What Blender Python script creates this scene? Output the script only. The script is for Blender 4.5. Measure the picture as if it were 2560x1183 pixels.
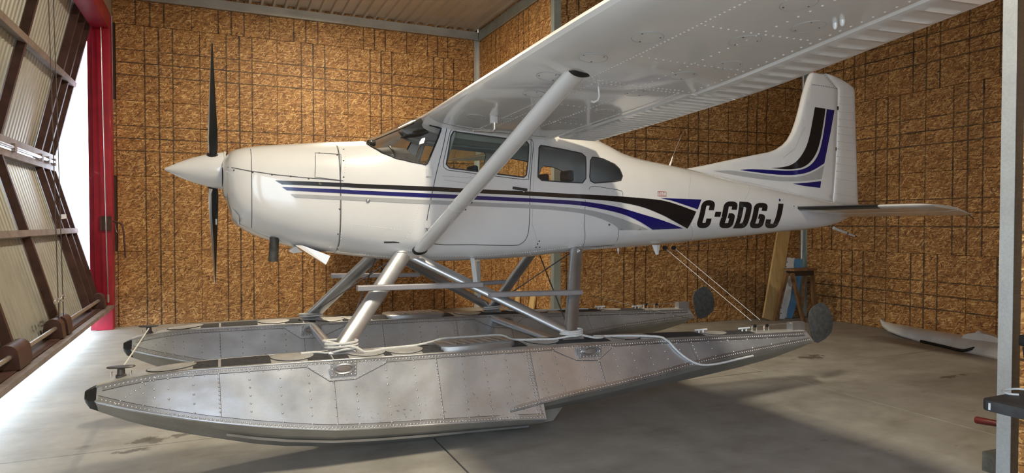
import bpy, bmesh, math, random
import numpy as np
from mathutils import Vector, Matrix
from mathutils.geometry import delaunay_2d_cdt

for _o in list(bpy.data.objects):
    bpy.data.objects.remove(_o, do_unlink=True)
scene = bpy.context.scene
col = scene.collection
PI = math.pi
R = math.radians

# ------------------------------------------------------------------ camera
FPX, YAW, PITCH, CAMH = 1640.0, R(23.9), R(-1.24), 1.705
cam_data = bpy.data.cameras.new('camera')
cam_data.sensor_width = 36.0
cam_data.lens = FPX / 2560.0 * 36.0
cam_data.clip_start = 0.05
cam_data.clip_end = 500
cam = bpy.data.objects.new('camera', cam_data)
col.objects.link(cam)
cam.location = (0, 0, CAMH)
cam.rotation_euler = (R(90) + PITCH, 0, -YAW)
scene.camera = cam

# ------------------------------------------------------------------ world, lamps, exposure
world = bpy.data.worlds.new('world')
scene.world = world
world.use_nodes = True
_bg = world.node_tree.nodes['Background']
_bg.inputs[0].default_value = (0.71, 0.85, 1.0, 1)
_bg.inputs[1].default_value = 6.2


def area_light(name, loc, target, size, power, color, size_y=None):
    d = bpy.data.lights.new(name, 'AREA')
    d.energy = power
    d.color = color
    d.size = size
    if size_y:
        d.shape = 'RECTANGLE'
        d.size_y = size_y
    o = bpy.data.objects.new(name, d)
    col.objects.link(o)
    o.location = loc
    o.rotation_euler = (Vector(target) - Vector(loc)).to_track_quat('-Z', 'Y').to_euler()
    return o


WARM = (1.0, 0.87, 0.65)
area_light('hangar_lamp', (1.60, 2.6, 5.38), (1.60, 2.6, 0), 0.35, 215, WARM, 0.9)
area_light('hangar_lamp', (1.60, 9.2, 5.38), (1.60, 9.2, 0), 0.35, 215, WARM, 0.9)
_p = area_light('bay_opening_portal', (-1.9, -6.7, 2.35), (2.0, -6.7, 2.35), 11.4, 1, (1, 1, 1), 4.7)
_p.data.cycles.is_portal = True
scene.view_settings.view_transform = 'Standard'
scene.view_settings.look = 'None'
scene.view_settings.exposure = 0.25
scene.view_settings.gamma = 1.0
scene.view_settings.use_curve_mapping = False

# ------------------------------------------------------------------ helpers
_cf = np.array([math.sin(YAW) * math.cos(PITCH), math.cos(YAW) * math.cos(PITCH), math.sin(PITCH)])
_cr = np.array([math.cos(YAW), -math.sin(YAW), 0.0])
_cu = np.cross(_cr, _cf)


def at(px, py, X=None, Y=None, Z=None):
    """survey helper: the point of the plane X=, Y= or Z= seen at a measured place of the photograph"""
    d = _cf + _cr * (px - 1280) / FPX - _cu * (py - 591.5) / FPX
    if X is not None:
        t = X / d[0]
    elif Y is not None:
        t = Y / d[1]
    else:
        t = (Z - CAMH) / d[2]
    return Vector((d[0] * t, d[1] * t, CAMH + d[2] * t))


def pchip(xs, ys):
    xs, ys = np.array(xs, float), np.array(ys, float)
    h = np.diff(xs)
    dl = np.diff(ys) / h
    m = np.zeros(len(xs))
    m[0], m[-1] = dl[0], dl[-1]
    for i in range(1, len(xs) - 1):
        if dl[i - 1] * dl[i] > 0:
            w1, w2 = 2 * h[i] + h[i - 1], h[i] + 2 * h[i - 1]
            m[i] = (w1 + w2) / (w1 / dl[i - 1] + w2 / dl[i])

    def f(x):
        x = min(max(x, xs[0]), xs[-1])
        i = min(max(int(np.searchsorted(xs, x)) - 1, 0), len(xs) - 2)
        t = (x - xs[i]) / h[i]
        return float((2 * t**3 - 3 * t**2 + 1) * ys[i] + (t**3 - 2 * t**2 + t) * h[i] * m[i]
                     + (-2 * t**3 + 3 * t**2) * ys[i + 1] + (t**3 - t**2) * h[i] * m[i + 1])
    return f


def tag(o, label=None, cat=None, group=None, kind=None):
    if label:
        o['label'] = label
    if cat:
        o['category'] = cat
    if group:
        o['group'] = group
    if kind:
        o['kind'] = kind
    return o


def empty(name, loc, rz=0, label=None, cat=None, group=None):
    o = bpy.data.objects.new(name, None)
    col.objects.link(o)
    o.location = loc
    o.rotation_euler = (0, 0, rz)
    o.empty_display_size = 0.1
    return tag(o, label, cat, group)


def link(name, me, parent=None, loc=None):
    """link a mesh object; meshes are in world space, so undo the parent's transform"""
    o = bpy.data.objects.new(name, me)
    col.objects.link(o)
    if loc is not None:
        o.location = loc
    if parent is not None:
        o.parent = parent
        m = Matrix.Identity(4)
        p = parent
        while p is not None:
            m = p.matrix_basis @ m
            p = p.parent
        if loc is None:
            o.matrix_basis = m.inverted()
    return o


def frame(d, up=(0, 0, 1)):
    d = Vector(d).normalized()
    up = Vector(up)
    if abs(d.dot(up)) > 0.98:
        up = Vector((1, 0, 0)) if abs(d.x) < 0.9 else Vector((0, 1, 0))
    a = d.cross(up).normalized()
    return a, a.cross(d).normalized()


class MB:
    def __init__(self):
        self.v, self.f, self.uv = [], [], {}

    def add(self, vs, fs):
        b = len(self.v)
        self.v += [tuple(p) for p in vs]
        self.f += [tuple(b + i for i in f) for f in fs]
        return self

    def box(self, a, b):
        (x0, y0, z0), (x1, y1, z1) = a, b
        x0, x1 = min(x0, x1), max(x0, x1)
        y0, y1 = min(y0, y1), max(y0, y1)
        z0, z1 = min(z0, z1), max(z0, z1)
        vs = [(x0, y0, z0), (x1, y0, z0), (x1, y1, z0), (x0, y1, z0), (x0, y0, z1), (x1, y0, z1), (x1, y1, z1), (x0, y1, z1)]
        return self.add(vs, [(3, 2, 1, 0), (4, 5, 6, 7), (0, 1, 5, 4), (1, 2, 6, 5), (2, 3, 7, 6), (3, 0, 4, 7)])

    def bar(self, a, b, w, h, up=(0, 0, 1), c=0.0):
        """rectangular bar from a to b, w across, h along up; c chamfer"""
        a, b = Vector(a), Vector(b)
        s, u = frame(b - a, up)
        if c <= 0:
            pr = [(-w / 2, -h / 2), (w / 2, -h / 2), (w / 2, h / 2), (-w / 2, h / 2)]
        else:
            x, y = w / 2, h / 2
            pr = [(-x + c, -y), (x - c, -y), (x, -y + c), (x, y - c), (x - c, y), (-x + c, y), (-x, y - c), (-x, -y + c)]
        n = len(pr)
        vs = [a + s * p + u * q for p, q in pr] + [b + s * p + u * q for p, q in pr]
        fs = [(i, (i + 1) % n, n + (i + 1) % n, n + i) for i in range(n)]
        return self.add(vs, fs + [tuple(range(n))[::-1], tuple(range(n, 2 * n))])

    def loft(self, rings, closed=True, cap0=True, cap1=True):
        n = len(rings[0])
        vs = [p for r in rings for p in r]
        fs = []
        for k in range(len(rings) - 1):
            for i in range(n if closed else n - 1):
                j = (i + 1) % n
                fs.append((k * n + i, k * n + j, (k + 1) * n + j, (k + 1) * n + i))
        if cap0:
            fs.append(tuple(range(n))[::-1])
        if cap1:
            fs.append(tuple(range((len(rings) - 1) * n, len(rings) * n)))
        return self.add(vs, fs)

    def tube(self, pts, r, n=8, caps=True):
        pts = [Vector(p) for p in pts]
        rs = r if isinstance(r, (list, tuple)) else [r] * len(pts)
        rings = []
        prev = None
        for i, p in enumerate(pts):
            d = (pts[min(i + 1, len(pts) - 1)] - pts[max(i - 1, 0)])
            if prev is None:
                s, u = frame(d)
            else:
                d = d.normalized()
                s = (prev - d * prev.dot(d)).normalized()
                u = s.cross(d).normalized() * -1
                u = d.cross(s) * -1
            prev = s
            rings.append([p + (s * math.cos(2 * PI * k / n) + u * math.sin(2 * PI * k / n)) * rs[i] for k in range(n)])
        return self.loft(rings, True, caps, caps)

    def lathe(self, prof, origin, axis, n=24, caps=True):
        """prof: (distance along axis, radius)"""
        o, ax = Vector(origin), Vector(axis).normalized()
        s, u = frame(ax)
        rings = [[o + ax * a + (s * math.cos(2 * PI * k / n) + u * math.sin(2 * PI * k / n)) * max(r, 1e-5) for k in range(n)] for a, r in prof]
        return self.loft(rings, True, caps, caps)

    def prism(self, poly, off):
        """poly: 3-D polygon, off: extrusion vector"""
        poly = [Vector(p) for p in poly]
        off = Vector(off)
        n = len(poly)
        vs = poly + [p + off for p in poly]
        fs = [(i, (i + 1) % n, n + (i + 1) % n, n + i) for i in range(n)]
        return self.add(vs, fs + [tuple(range(n))[::-1], tuple(range(n, 2 * n))])

    def rivet(self, p, nrm, r=0.006, h=None):
        p, nrm = Vector(p), Vector(nrm).normalized()
        s, u = frame(nrm)
        h = h or r * 0.55
        vs = [p + (s * math.cos(PI * k / 3) + u * math.sin(PI * k / 3)) * r for k in range(6)]
        vs += [p + nrm * h * 0.8 + (s * math.cos(PI * k / 3) + u * math.sin(PI * k / 3)) * r * 0.55 for k in range(6)]
        vs += [p + nrm * h]
        fs = [(k, (k + 1) % 6, 6 + (k + 1) % 6, 6 + k) for k in range(6)] + [(6 + k, 6 + (k + 1) % 6, 12) for k in range(6)]
        return self.add(vs, fs)

    def dome(self, p, nrm, r, h, n=16):
        return self.lathe([(0, r), (h * 0.5, r * 0.9), (h * 0.85, r * 0.6), (h, 0.0)], p, nrm, n)

    def mesh(self, name, mat=None, smooth=None, fix=True):
        me = bpy.data.meshes.new(name)
        me.from_pydata([tuple(v) for v in self.v], [], self.f)
        if fix:
            bm = bmesh.new()
            bm.from_mesh(me)
            bmesh.ops.recalc_face_normals(bm, faces=bm.faces)
            bm.to_mesh(me)
            bm.free()
        if smooth is not None:
            for p in me.polygons:
                p.use_smooth = True
            me.set_sharp_from_angle(angle=R(smooth))
        if mat is not None:
            me.materials.append(MAT[mat] if isinstance(mat, str) else mat)
        me.update()
        return me

    def build(self, name, mat, parent=None, smooth=None, kind=None, label=None, fix=True):
        o = link(name, self.mesh(name, mat, smooth, fix), parent)
        return tag(o, label, None, None, kind)


def bevel(o, w, seg=2):
    bm = bmesh.new()
    bm.from_mesh(o.data)
    es = [e for e in bm.edges if len(e.link_faces) == 2 and e.calc_face_angle(0) > R(30)]
    bmesh.ops.bevel(bm, geom=es, offset=w, segments=seg, affect='EDGES', profile=0.6)
    bm.to_mesh(o.data)
    bm.free()
    for p in o.data.polygons:
        p.use_smooth = True
    o.data.set_sharp_from_angle(angle=R(40))
    return o


# ------------------------------------------------------------------ materials
MAT = {}


class NT:
    def __init__(self, name):
        self.m = bpy.data.materials.new(name)
        self.m.use_nodes = True
        self.t = self.m.node_tree
        self.b = self.t.nodes['Principled BSDF']
        MAT[name] = self.m

    def n(self, typ, **kw):
        nd = self.t.nodes.new(typ)
        for k, v in kw.items():
            if k.startswith('i_'):
                nd.inputs[k[2:]].default_value = v
            else:
                setattr(nd, k, v)
        return nd

    def l(self, a, b):
        self.t.links.new(a, b)

    def math(self, op, a, b=None, c=None, clamp=False):
        nd = self.n('ShaderNodeMath', operation=op)
        nd.use_clamp = clamp
        for i, x in enumerate((a, b, c)):
            if x is None:
                continue
            if isinstance(x, (int, float)):
                nd.inputs[i].default_value = x
            else:
                self.l(x, nd.inputs[i])
        return nd.outputs[0]

    def mix(self, fac, a, b, blend='MIX'):
        nd = self.n('ShaderNodeMix', data_type='RGBA', blend_type=blend)
        for s, x in ((nd.inputs[0], fac), (nd.inputs[6], a), (nd.inputs[7], b)):
            if isinstance(x, (int, float)):
                s.default_value = x
            elif isinstance(x, tuple):
                s.default_value = x if len(x) == 4 else x + (1,)
            else:
                self.l(x, s)
        return nd.outputs[2]

    def ramp(self, fac, stops):
        nd = self.n('ShaderNodeValToRGB')
        e = nd.color_ramp.elements
        while len(e) < len(stops):
            e.new(0.5)
        for k, (p, c) in enumerate(stops):
            e[k].position = p
            e[k].color = c if len(c) == 4 else tuple(c) + (1,)
        self.l(fac, nd.inputs[0])
        return nd.outputs[0]

    def coord(self, which='Object', scale=(1, 1, 1), rot=(0, 0, 0), loc=(0, 0, 0)):
        tc = self.n('ShaderNodeTexCoord')
        mp = self.n('ShaderNodeMapping')
        mp.inputs['Scale'].default_value = scale
        mp.inputs['Rotation'].default_value = rot
        mp.inputs['Location'].default_value = loc
        self.l(tc.outputs[which], mp.inputs[0])
        return mp.outputs[0]

    def noise(self, vec, scale=5, detail=4, rough=0.55, out=0):
        nd = self.n('ShaderNodeTexNoise')
        nd.inputs['Scale'].default_value = scale
        nd.inputs['Detail'].default_value = detail
        nd.inputs['Roughness'].default_value = rough
        self.l(vec, nd.inputs['Vector'])
        return nd.outputs[out]

    def bump(self, h, strength=0.2, dist=0.01):
        nd = self.n('ShaderNodeBump')
        nd.inputs['Strength'].default_value = strength
        nd.inputs['Distance'].default_value = dist
        self.l(h, nd.inputs['Height'])
        self.l(nd.outputs[0], self.b.inputs['Normal'])

    def set(self, color=None, rough=None, metal=None, coat=None, spec=None):
        b = self.b
        if color is not None:
            if isinstance(color, tuple):
                b.inputs['Base Color'].default_value = color + (1,) if len(color) == 3 else color
            else:
                self.l(color, b.inputs['Base Color'])
        if rough is not None:
            if isinstance(rough, (int, float)):
                b.inputs['Roughness'].default_value = rough
            else:
                self.l(rough, b.inputs['Roughness'])
        if metal is not None:
            b.inputs['Metallic'].default_value = metal
        if coat is not None:
            b.inputs['Coat Weight'].default_value = coat
            b.inputs['Coat Roughness'].default_value = 0.06
        if spec is not None:
            b.inputs['Specular IOR Level'].default_value = spec
        return self


def simple(name, color, rough=0.5, metal=0.0, var=0.12, scale=12, coat=None, bump=0.0):
    t = NT(name)
    v = t.noise(t.coord(), scale, 5)
    lo = tuple(max(c * (1 - var), 0) for c in color)
    hi = tuple(min(c * (1 + var), 1) for c in color)
    t.set(t.ramp(v, [(0.3, lo), (0.7, hi)]), rough, metal, coat)
    if bump:
        t.bump(v, bump, 0.01)
    return t


def osb(name, horiz):
    t = NT(name)
    uv = t.n('ShaderNodeTexCoord').outputs['UV']
    info = t.n('ShaderNodeObjectInfo')
    rnd = info.outputs['Random']
    offs = t.n('ShaderNodeCombineXYZ')
    t.l(t.math('MULTIPLY', rnd, 37.0), offs.inputs[0])
    t.l(t.math('MULTIPLY', rnd, 91.0), offs.inputs[1])
    va = t.n('ShaderNodeVectorMath', operation='ADD')
    t.l(uv, va.inputs[0])
    t.l(offs.outputs[0], va.inputs[1])
    base = va.outputs[0]
    warp = t.n('ShaderNodeVectorMath', operation='MULTIPLY_ADD')
    nz = t.n('ShaderNodeTexNoise', i_Scale=14.0, i_Detail=2.0)
    t.l(base, nz.inputs['Vector'])
    t.l(nz.outputs['Color'], warp.inputs[0])
    warp.inputs[1].default_value = (0.004, 0.004, 0)
    t.l(base, warp.inputs[2])
    layers = []
    for ang, sx, sy in ((0.35, 14, 80), (-0.6, 13, 84), (1.25, 15, 76), (2.2, 13, 82), (-0.1, 18, 110)):
        mp = t.n('ShaderNodeMapping')
        mp.inputs['Rotation'].default_value = (0, 0, ang)
        t.l(warp.outputs[0], mp.inputs[0])
        sc = t.n('ShaderNodeVectorMath', operation='MULTIPLY')
        sc.inputs[1].default_value = (sx, sy, 1)
        t.l(mp.outputs[0], sc.inputs[0])
        vo = t.n('ShaderNodeTexVoronoi', i_Scale=1.0)
        vo.voronoi_dimensions = '2D'
        t.l(sc.outputs[0], vo.inputs['Vector'])
        sp = t.n('ShaderNodeSeparateColor')
        t.l(vo.outputs['Color'], sp.inputs[0])
        layers.append((sp.outputs[0], sp.outputs[1]))
    val = layers[0][0]
    for r_, g_ in layers[1:]:
        m = t.math('GREATER_THAN', g_, 0.62)
        d = t.n('ShaderNodeMix', data_type='FLOAT')
        t.l(m, d.inputs[0])
        t.l(val, d.inputs[2])
        t.l(r_, d.inputs[3])
        val = d.outputs[0]
    fine = t.noise(base, 180, 3)
    big = t.noise(base, 1.6, 3)
    val2 = t.math('ADD', t.math('MULTIPLY', val, 0.75), t.math('MULTIPLY', fine, 0.3))
    c = t.ramp(val2, [(0.14, (0.085, 0.034, 0.010)), (0.34, (0.275, 0.125, 0.037)), (0.66, (0.40, 0.20, 0.064)), (0.90, (0.74, 0.49, 0.22))])
    tone = t.ramp(big, [(0.3, (0.82, 0.80, 0.78)), (0.7, (1.06, 1.05, 1.02))])
    c = t.mix(1.0, c, tone, 'MULTIPLY')
    sep = t.n('ShaderNodeSeparateXYZ')
    t.l(uv, sep.inputs[0])
    wob = t.math('MULTIPLY', t.math('SUBTRACT', t.noise(base, 9, 3), 0.5), 0.012)
    u = t.math('ADD', sep.outputs[0], wob)
    v = t.math('ADD', sep.outputs[1], wob)
    um = t.math('MODULO', u, 1.2192)
    ink = None

    def lin(x, p, w):
        d = t.math('ABSOLUTE', t.math('SUBTRACT', x, p))
        return t.math('SUBTRACT', 1.0, t.math('DIVIDE', d, w), clamp=True)
    marks = [(um, 0.4064, 0.013), (um, 0.6096, 0.015), (um, 0.8128, 0.013), (u, 1.2192, 0.009)]
    if horiz:
        marks += [(v, 0.4064, 0.012), (v, 0.6096, 0.012), (v, 0.8128, 0.010)]
    for x, p, w in marks:
        q = lin(x, p, w)
        ink = q if ink is None else t.math('MAXIMUM', ink, q)
    ink = t.math('MULTIPLY', ink, 4.0, clamp=True)
    fade = t.math('MULTIPLY_ADD', t.noise(base, 3.0, 4), 1.5, -0.02, clamp=True)
    fade = t.math('MAXIMUM', fade, 0.68)
    ink = t.math('MULTIPLY', ink, fade)
    c = t.mix(t.math('MULTIPLY', ink, 0.97), c, (0.012, 0.008, 0.005))
    t.set(c, 0.62)
    t.bump(val2, 0.25, 0.004)
    return t


osb('osb', True)
osb('osb_plain', False)


def paint_white():
    t = NT('white_paint')
    v = t.noise(t.coord(), 3.0, 3)
    t.set(t.ramp(v, [(0.3, (0.74, 0.745, 0.75)), (0.7, (0.80, 0.80, 0.80))]), 0.30, 0.0, 0.9)
    t.bump(t.noise(t.coord(), 5.0, 2), 0.05, 0.02)


def silver(name, col, rough, dents, dirt, metal=.55):
    t = NT(name)
    co = t.coord()
    v = t.noise(co, 4.0, 6)
    fine = t.noise(t.coord(scale=(6, 6, 30)), 10, 4)
    c = t.ramp(t.math('ADD', t.math('MULTIPLY', v, 0.7), t.math('MULTIPLY', fine, 0.3)),
               [(0.3, tuple(x * 0.78 for x in col)), (0.7, tuple(min(1, x * 1.12) for x in col))])
    if dirt:
        sp = t.noise(t.coord(scale=(1, 1, 1.6)), 34, 3)
        m = t.math('GREATER_THAN', sp, 0.665)
        z = t.n('ShaderNodeSeparateXYZ')
        t.l(t.n('ShaderNodeTexCoord').outputs['Object'], z.inputs[0])
        lo = t.n('ShaderNodeMapRange')
        lo.inputs[1].default_value = 0.50
        lo.inputs[2].default_value = 0.26
        t.l(z.outputs[2], lo.inputs[0])
        aft = t.n('ShaderNodeMapRange')
        aft.inputs[1].default_value = 0.5
        aft.inputs[2].default_value = 1.2
        t.l(z.outputs[0], aft.inputs[0])
        m = t.math('MULTIPLY', t.math('MULTIPLY', m, lo.outputs[0]), aft.outputs[0])
        c = t.mix(t.math('MULTIPLY', m, 0.8), c, (0.07, 0.065, 0.06))
    t.set(c, t.math('MULTIPLY_ADD', v, 0.25, rough - 0.12), metal)
    if dents:
        dn = t.noise(t.coord(scale=(1, 1, 1.3)), 3.2, 2, 0.4)
        t.bump(t.math('ADD', dn, t.math('MULTIPLY', v, 0.1)), dents, 0.06)
    return t


def concrete():
    t = NT('concrete')
    co = t.coord()
    big = t.noise(co, 0.55, 6, 0.6)
    mid = t.noise(co, 3.2, 7, 0.65)
    st = t.noise(t.coord(scale=(1.0, 3.2, 1), rot=(0, 0, 0.25)), 1.1, 7, 0.68)
    fine = t.noise(co, 60, 4)
    c = t.ramp(big, [(0.3, (0.34, 0.328, 0.30)), (0.7, (0.44, 0.428, 0.40))])
    c = t.mix(1.0, c, t.ramp(mid, [(0.25, (0.72, 0.71, 0.69)), (0.75, (1.12, 1.12, 1.12))]), 'MULTIPLY')
    c = t.mix(t.ramp(st, [(0.50, (0, 0, 0)), (0.80, (1, 1, 1))]), c, t.mix(1.0, c, (0.76, 0.73, 0.68), 'MULTIPLY'))
    oil = t.ramp(t.noise(t.coord(scale=(1.0, 2.2, 1)), 2.4, 5, 0.6), [(0.66, (0, 0, 0)), (0.74, (1, 1, 1))])
    c = t.mix(t.math('MULTIPLY', oil, 0.55), c, (0.10, 0.09, 0.075))
    c = t.mix(t.ramp(fine, [(0.3, (0.25, 0.25, 0.25)), (0.5, (0, 0, 0))]), c, t.mix(1.0, c, (0.8, 0.8, 0.8), 'MULTIPLY'))
    # old stains with a place of their own: the patch ahead of the near float and two by the tail
    pos = t.n('ShaderNodeTexCoord').outputs['Object']
    wob = t.noise(co, 7, 5, 0.7)
    for (sx_, sy_, rx, ry) in ((-0.50, 5.76, .16, .10), (-0.28, 5.80, .22, .05), (-0.62, 5.55, .10, .06), (6.75, 5.95, .22, .10), (7.3, 4.6, .25, .05)):
        sb = t.n('ShaderNodeVectorMath', operation='SUBTRACT')
        t.l(pos, sb.inputs[0])
        sb.inputs[1].default_value = (sx_, sy_, 0.015)
        ml_ = t.n('ShaderNodeVectorMath', operation='MULTIPLY')
        t.l(sb.outputs[0], ml_.inputs[0])
        ml_.inputs[1].default_value = (1 / rx, 1 / ry, 0)
        ln = t.n('ShaderNodeVectorMath', operation='LENGTH')
        t.l(ml_.outputs[0], ln.inputs[0])
        k_ = t.math('ADD', ln.outputs['Value'], t.math('MULTIPLY', t.math('SUBTRACT', wob, 0.5), 4.5))
        mk = t.math('SUBTRACT', 1.0, k_, clamp=True)
        c = t.mix(t.math('MULTIPLY', t.math('MULTIPLY', mk, 2.5, clamp=True), 0.7), c, (0.055, 0.048, 0.032))
    t.set(c, t.math('MULTIPLY_ADD', mid, 0.3, 0.42))
    t.bump(t.math('ADD', mid, t.math('MULTIPLY', fine, 0.5)), 0.15, 0.01)


def wood(name, a, b, scale=1.0, rot=(0, 0, 0)):
    t = NT(name)
    co = t.coord('Object', scale=(14 * scale, 14 * scale, 1.0 * scale), rot=rot)
    g = t.noise(co, 2.2, 6, 0.6)
    d = t.noise(t.coord(), 9, 4)
    c = t.ramp(g, [(0.3, a), (0.7, b)])
    c = t.mix(t.ramp(d, [(0.62, (0, 0, 0)), (0.75, (0.6, 0.6, 0.6))]), c, tuple(x * 0.45 for x in a))
    t.set(c, 0.65)
    t.bump(g, 0.15, 0.004)


def galv(name, base, rough=0.42):
    t = NT(name)
    vo = t.n('ShaderNodeTexVoronoi', i_Scale=90.0)
    t.l(t.coord(), vo.inputs['Vector'])
    sp = t.n('ShaderNodeSeparateColor')
    t.l(vo.outputs['Color'], sp.inputs[0])
    v = t.math('ADD', t.math('MULTIPLY', sp.outputs[0], 0.2), t.math('MULTIPLY', t.noise(t.coord(), 3, 4), 0.8))
    t.set(t.ramp(v, [(0.2, tuple(x * 0.8 for x in base)), (0.8, tuple(min(1, x * 1.15) for x in base))]), rough, 0.55)


paint_white()
silver('float_silver', (0.66, 0.69, 0.73), 0.34, 0.22, True, .72)
silver('float_bottom_shaded', (0.34, 0.33, 0.30), 0.5, 0.1, False)  # colour darkened to carry the shade under the floats near the floor
silver('strut_silver', (0.55, 0.56, 0.58), 0.34, 0.03, False, .85)
simple('deck_silver', (0.55, 0.55, 0.54), 0.5, 0.35, 0.15, 8)
simple('antiskid', (0.05, 0.05, 0.055), 0.85, 0, 0.5, 45, bump=0.3)
simple('rubber', (0.012, 0.012, 0.013), 0.55, 0, 0.2)
simple('black_paint', (0.010, 0.010, 0.012), 0.28, 0, 0.1, coat=0.4)
simple('blue_paint', (0.008, 0.009, 0.14), 0.28, 0, 0.1, coat=0.4)
simple('grey_paint', (0.42, 0.43, 0.44), 0.3, 0, 0.05, coat=0.4)
simple('red_paint', (0.36, 0.010, 0.034), 0.42, 0, 0.2, 5, coat=0.2)
simple('red_ink', (0.45, 0.06, 0.05), 0.5)
simple('seam_dark', (0.05, 0.05, 0.055), 0.6)
simple('blade_black', (0.014, 0.014, 0.015), 0.42, 0, 0.3)
simple('blade_metal', (0.75, 0.76, 0.78), 0.30, 0.85, 0.08)
simple('exhaust_steel', (0.10, 0.095, 0.09), 0.6, 0.6, 0.4)
simple('brown_steel', (0.085, 0.042, 0.036), 0.5, 0.15, 0.3, 6)
simple('girt_steel', (0.28, 0.23, 0.21), 0.5, 0.3, 0.25, 6)
simple('pipe_steel', (0.62, 0.60, 0.58), 0.32, 0.85, 0.12)
simple('cable_steel', (0.16, 0.15, 0.15), 0.45, 0.8, 0.15)
simple('door_sheet', (0.50, 0.51, 0.47), 0.34, 0.35, 0.10, 3)
simple('ceiling_sheet', (0.40, 0.34, 0.275), 0.36, 0.2, 0.08, 2)
simple('step_grey', (0.40, 0.40, 0.43), 0.45, 0.5, 0.1, 8)
galv('galvanised', (0.56, 0.57, 0.55))
galv('galvanised_green', (0.42, 0.48, 0.46))
galv('galvanised_blue', (0.50, 0.55, 0.60))
concrete()
simple('apron', (0.60, 0.60, 0.58), 0.8, 0, 0.1, 2)
simple('grass', (0.10, 0.22, 0.05), 0.9, 0, 0.4, 40)
simple('outside_white', (0.80, 0.82, 0.83), 0.6, 0, 0.05)
simple('wall_back', (0.05, 0.03, 0.015), 0.9)
wood('pine', (0.52, 0.33, 0.12), (0.72, 0.52, 0.24))
wood('stool_wood', (0.14, 0.07, 0.03), (0.30, 0.17, 0.08))
simple('interior_dark', (0.05, 0.05, 0.055), 0.7, 0, 0.25, 20)
simple('seat_cloth', (0.050, 0.060, 0.075), 0.85, 0, 0.3, 60)
simple('interior_light', (0.46, 0.46, 0.44), 0.7, 0, 0.05)
simple('rope_white', (0.74, 0.74, 0.72), 0.8, 0, 0.15, 120, bump=0.4)
simple('rudder_grey', (0.085, 0.085, 0.08), 0.75, 0.2, 0.3, 25)
simple('table_grey', (0.055, 0.055, 0.058), 0.6, 0, 0.3, 14)
simple('case_black', (0.012, 0.012, 0.013), 0.45, 0, 0.2)
simple('case_yellow', (0.75, 0.47, 0.02), 0.4)
simple('tool_red', (0.11, 0.010, 0.009), 0.45, 0, 0.2)
simple('block_grey', (0.075, 0.075, 0.065), 0.85, 0, 0.35, 20)
simple('ski_white', (0.82, 0.83, 0.82), 0.28, 0, 0.08, 6, coat=0.4)
simple('sheet_blue', (0.10, 0.26, 0.46), 0.4, 0, 0.1)
simple('pale_sheet', (0.62, 0.64, 0.64), 0.4, 0, 0.08)
simple('leaf', (0.25, 0.30, 0.08), 0.7)


def glass(name, tint, rough=0.0):
    t = NT(name)
    tr = t.n('ShaderNodeBsdfTransparent')
    tr.inputs[0].default_value = tint + (1,)
    gl = t.n('ShaderNodeBsdfGlossy')
    gl.inputs['Roughness'].default_value = 0.03
    gl.inputs['Color'].default_value = (0.9, 0.95, 0.95, 1)
    fr = t.n('ShaderNodeLayerWeight')
    fr.inputs[0].default_value = 0.5
    fac = t.math('MULTIPLY_ADD', t.math('POWER', fr.outputs['Facing'], 4.0), 0.55, 0.04, clamp=True)
    mx = t.n('ShaderNodeMixShader')
    t.l(fac, mx.inputs[0])
    t.l(tr.outputs[0], mx.inputs[1])
    t.l(gl.outputs[0], mx.inputs[2])
    t.l(mx.outputs[0], t.t.nodes['Material Output'].inputs[0])


glass('window_glass', (0.84, 0.92, 0.89))
glass('clear_glass', (0.96, 0.96, 0.95))
glass('windshield_glass', (0.93, 0.92, 0.90))

# ================================================================== THE HANGAR
FL = 0.015                      # top of the floor slab
XD = -1.90                      # plane of the door
YF, X2, Y3, X4 = 12.21, 4.675, 8.95, 9.61
Y4 = 8.69                       # the tail bay narrows slightly to the rear
wy = lambda x: Y3 + (Y4 - Y3) * (x - X2) / (X4 - X2)
Y3N, YN = 2.63, -0.75           # near wall of the tail bay, near wall of the wing bay
CEIL = 5.50
SHEET = 2.4384


def struct(o):
    o['kind'] = 'structure'
    return o


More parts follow.
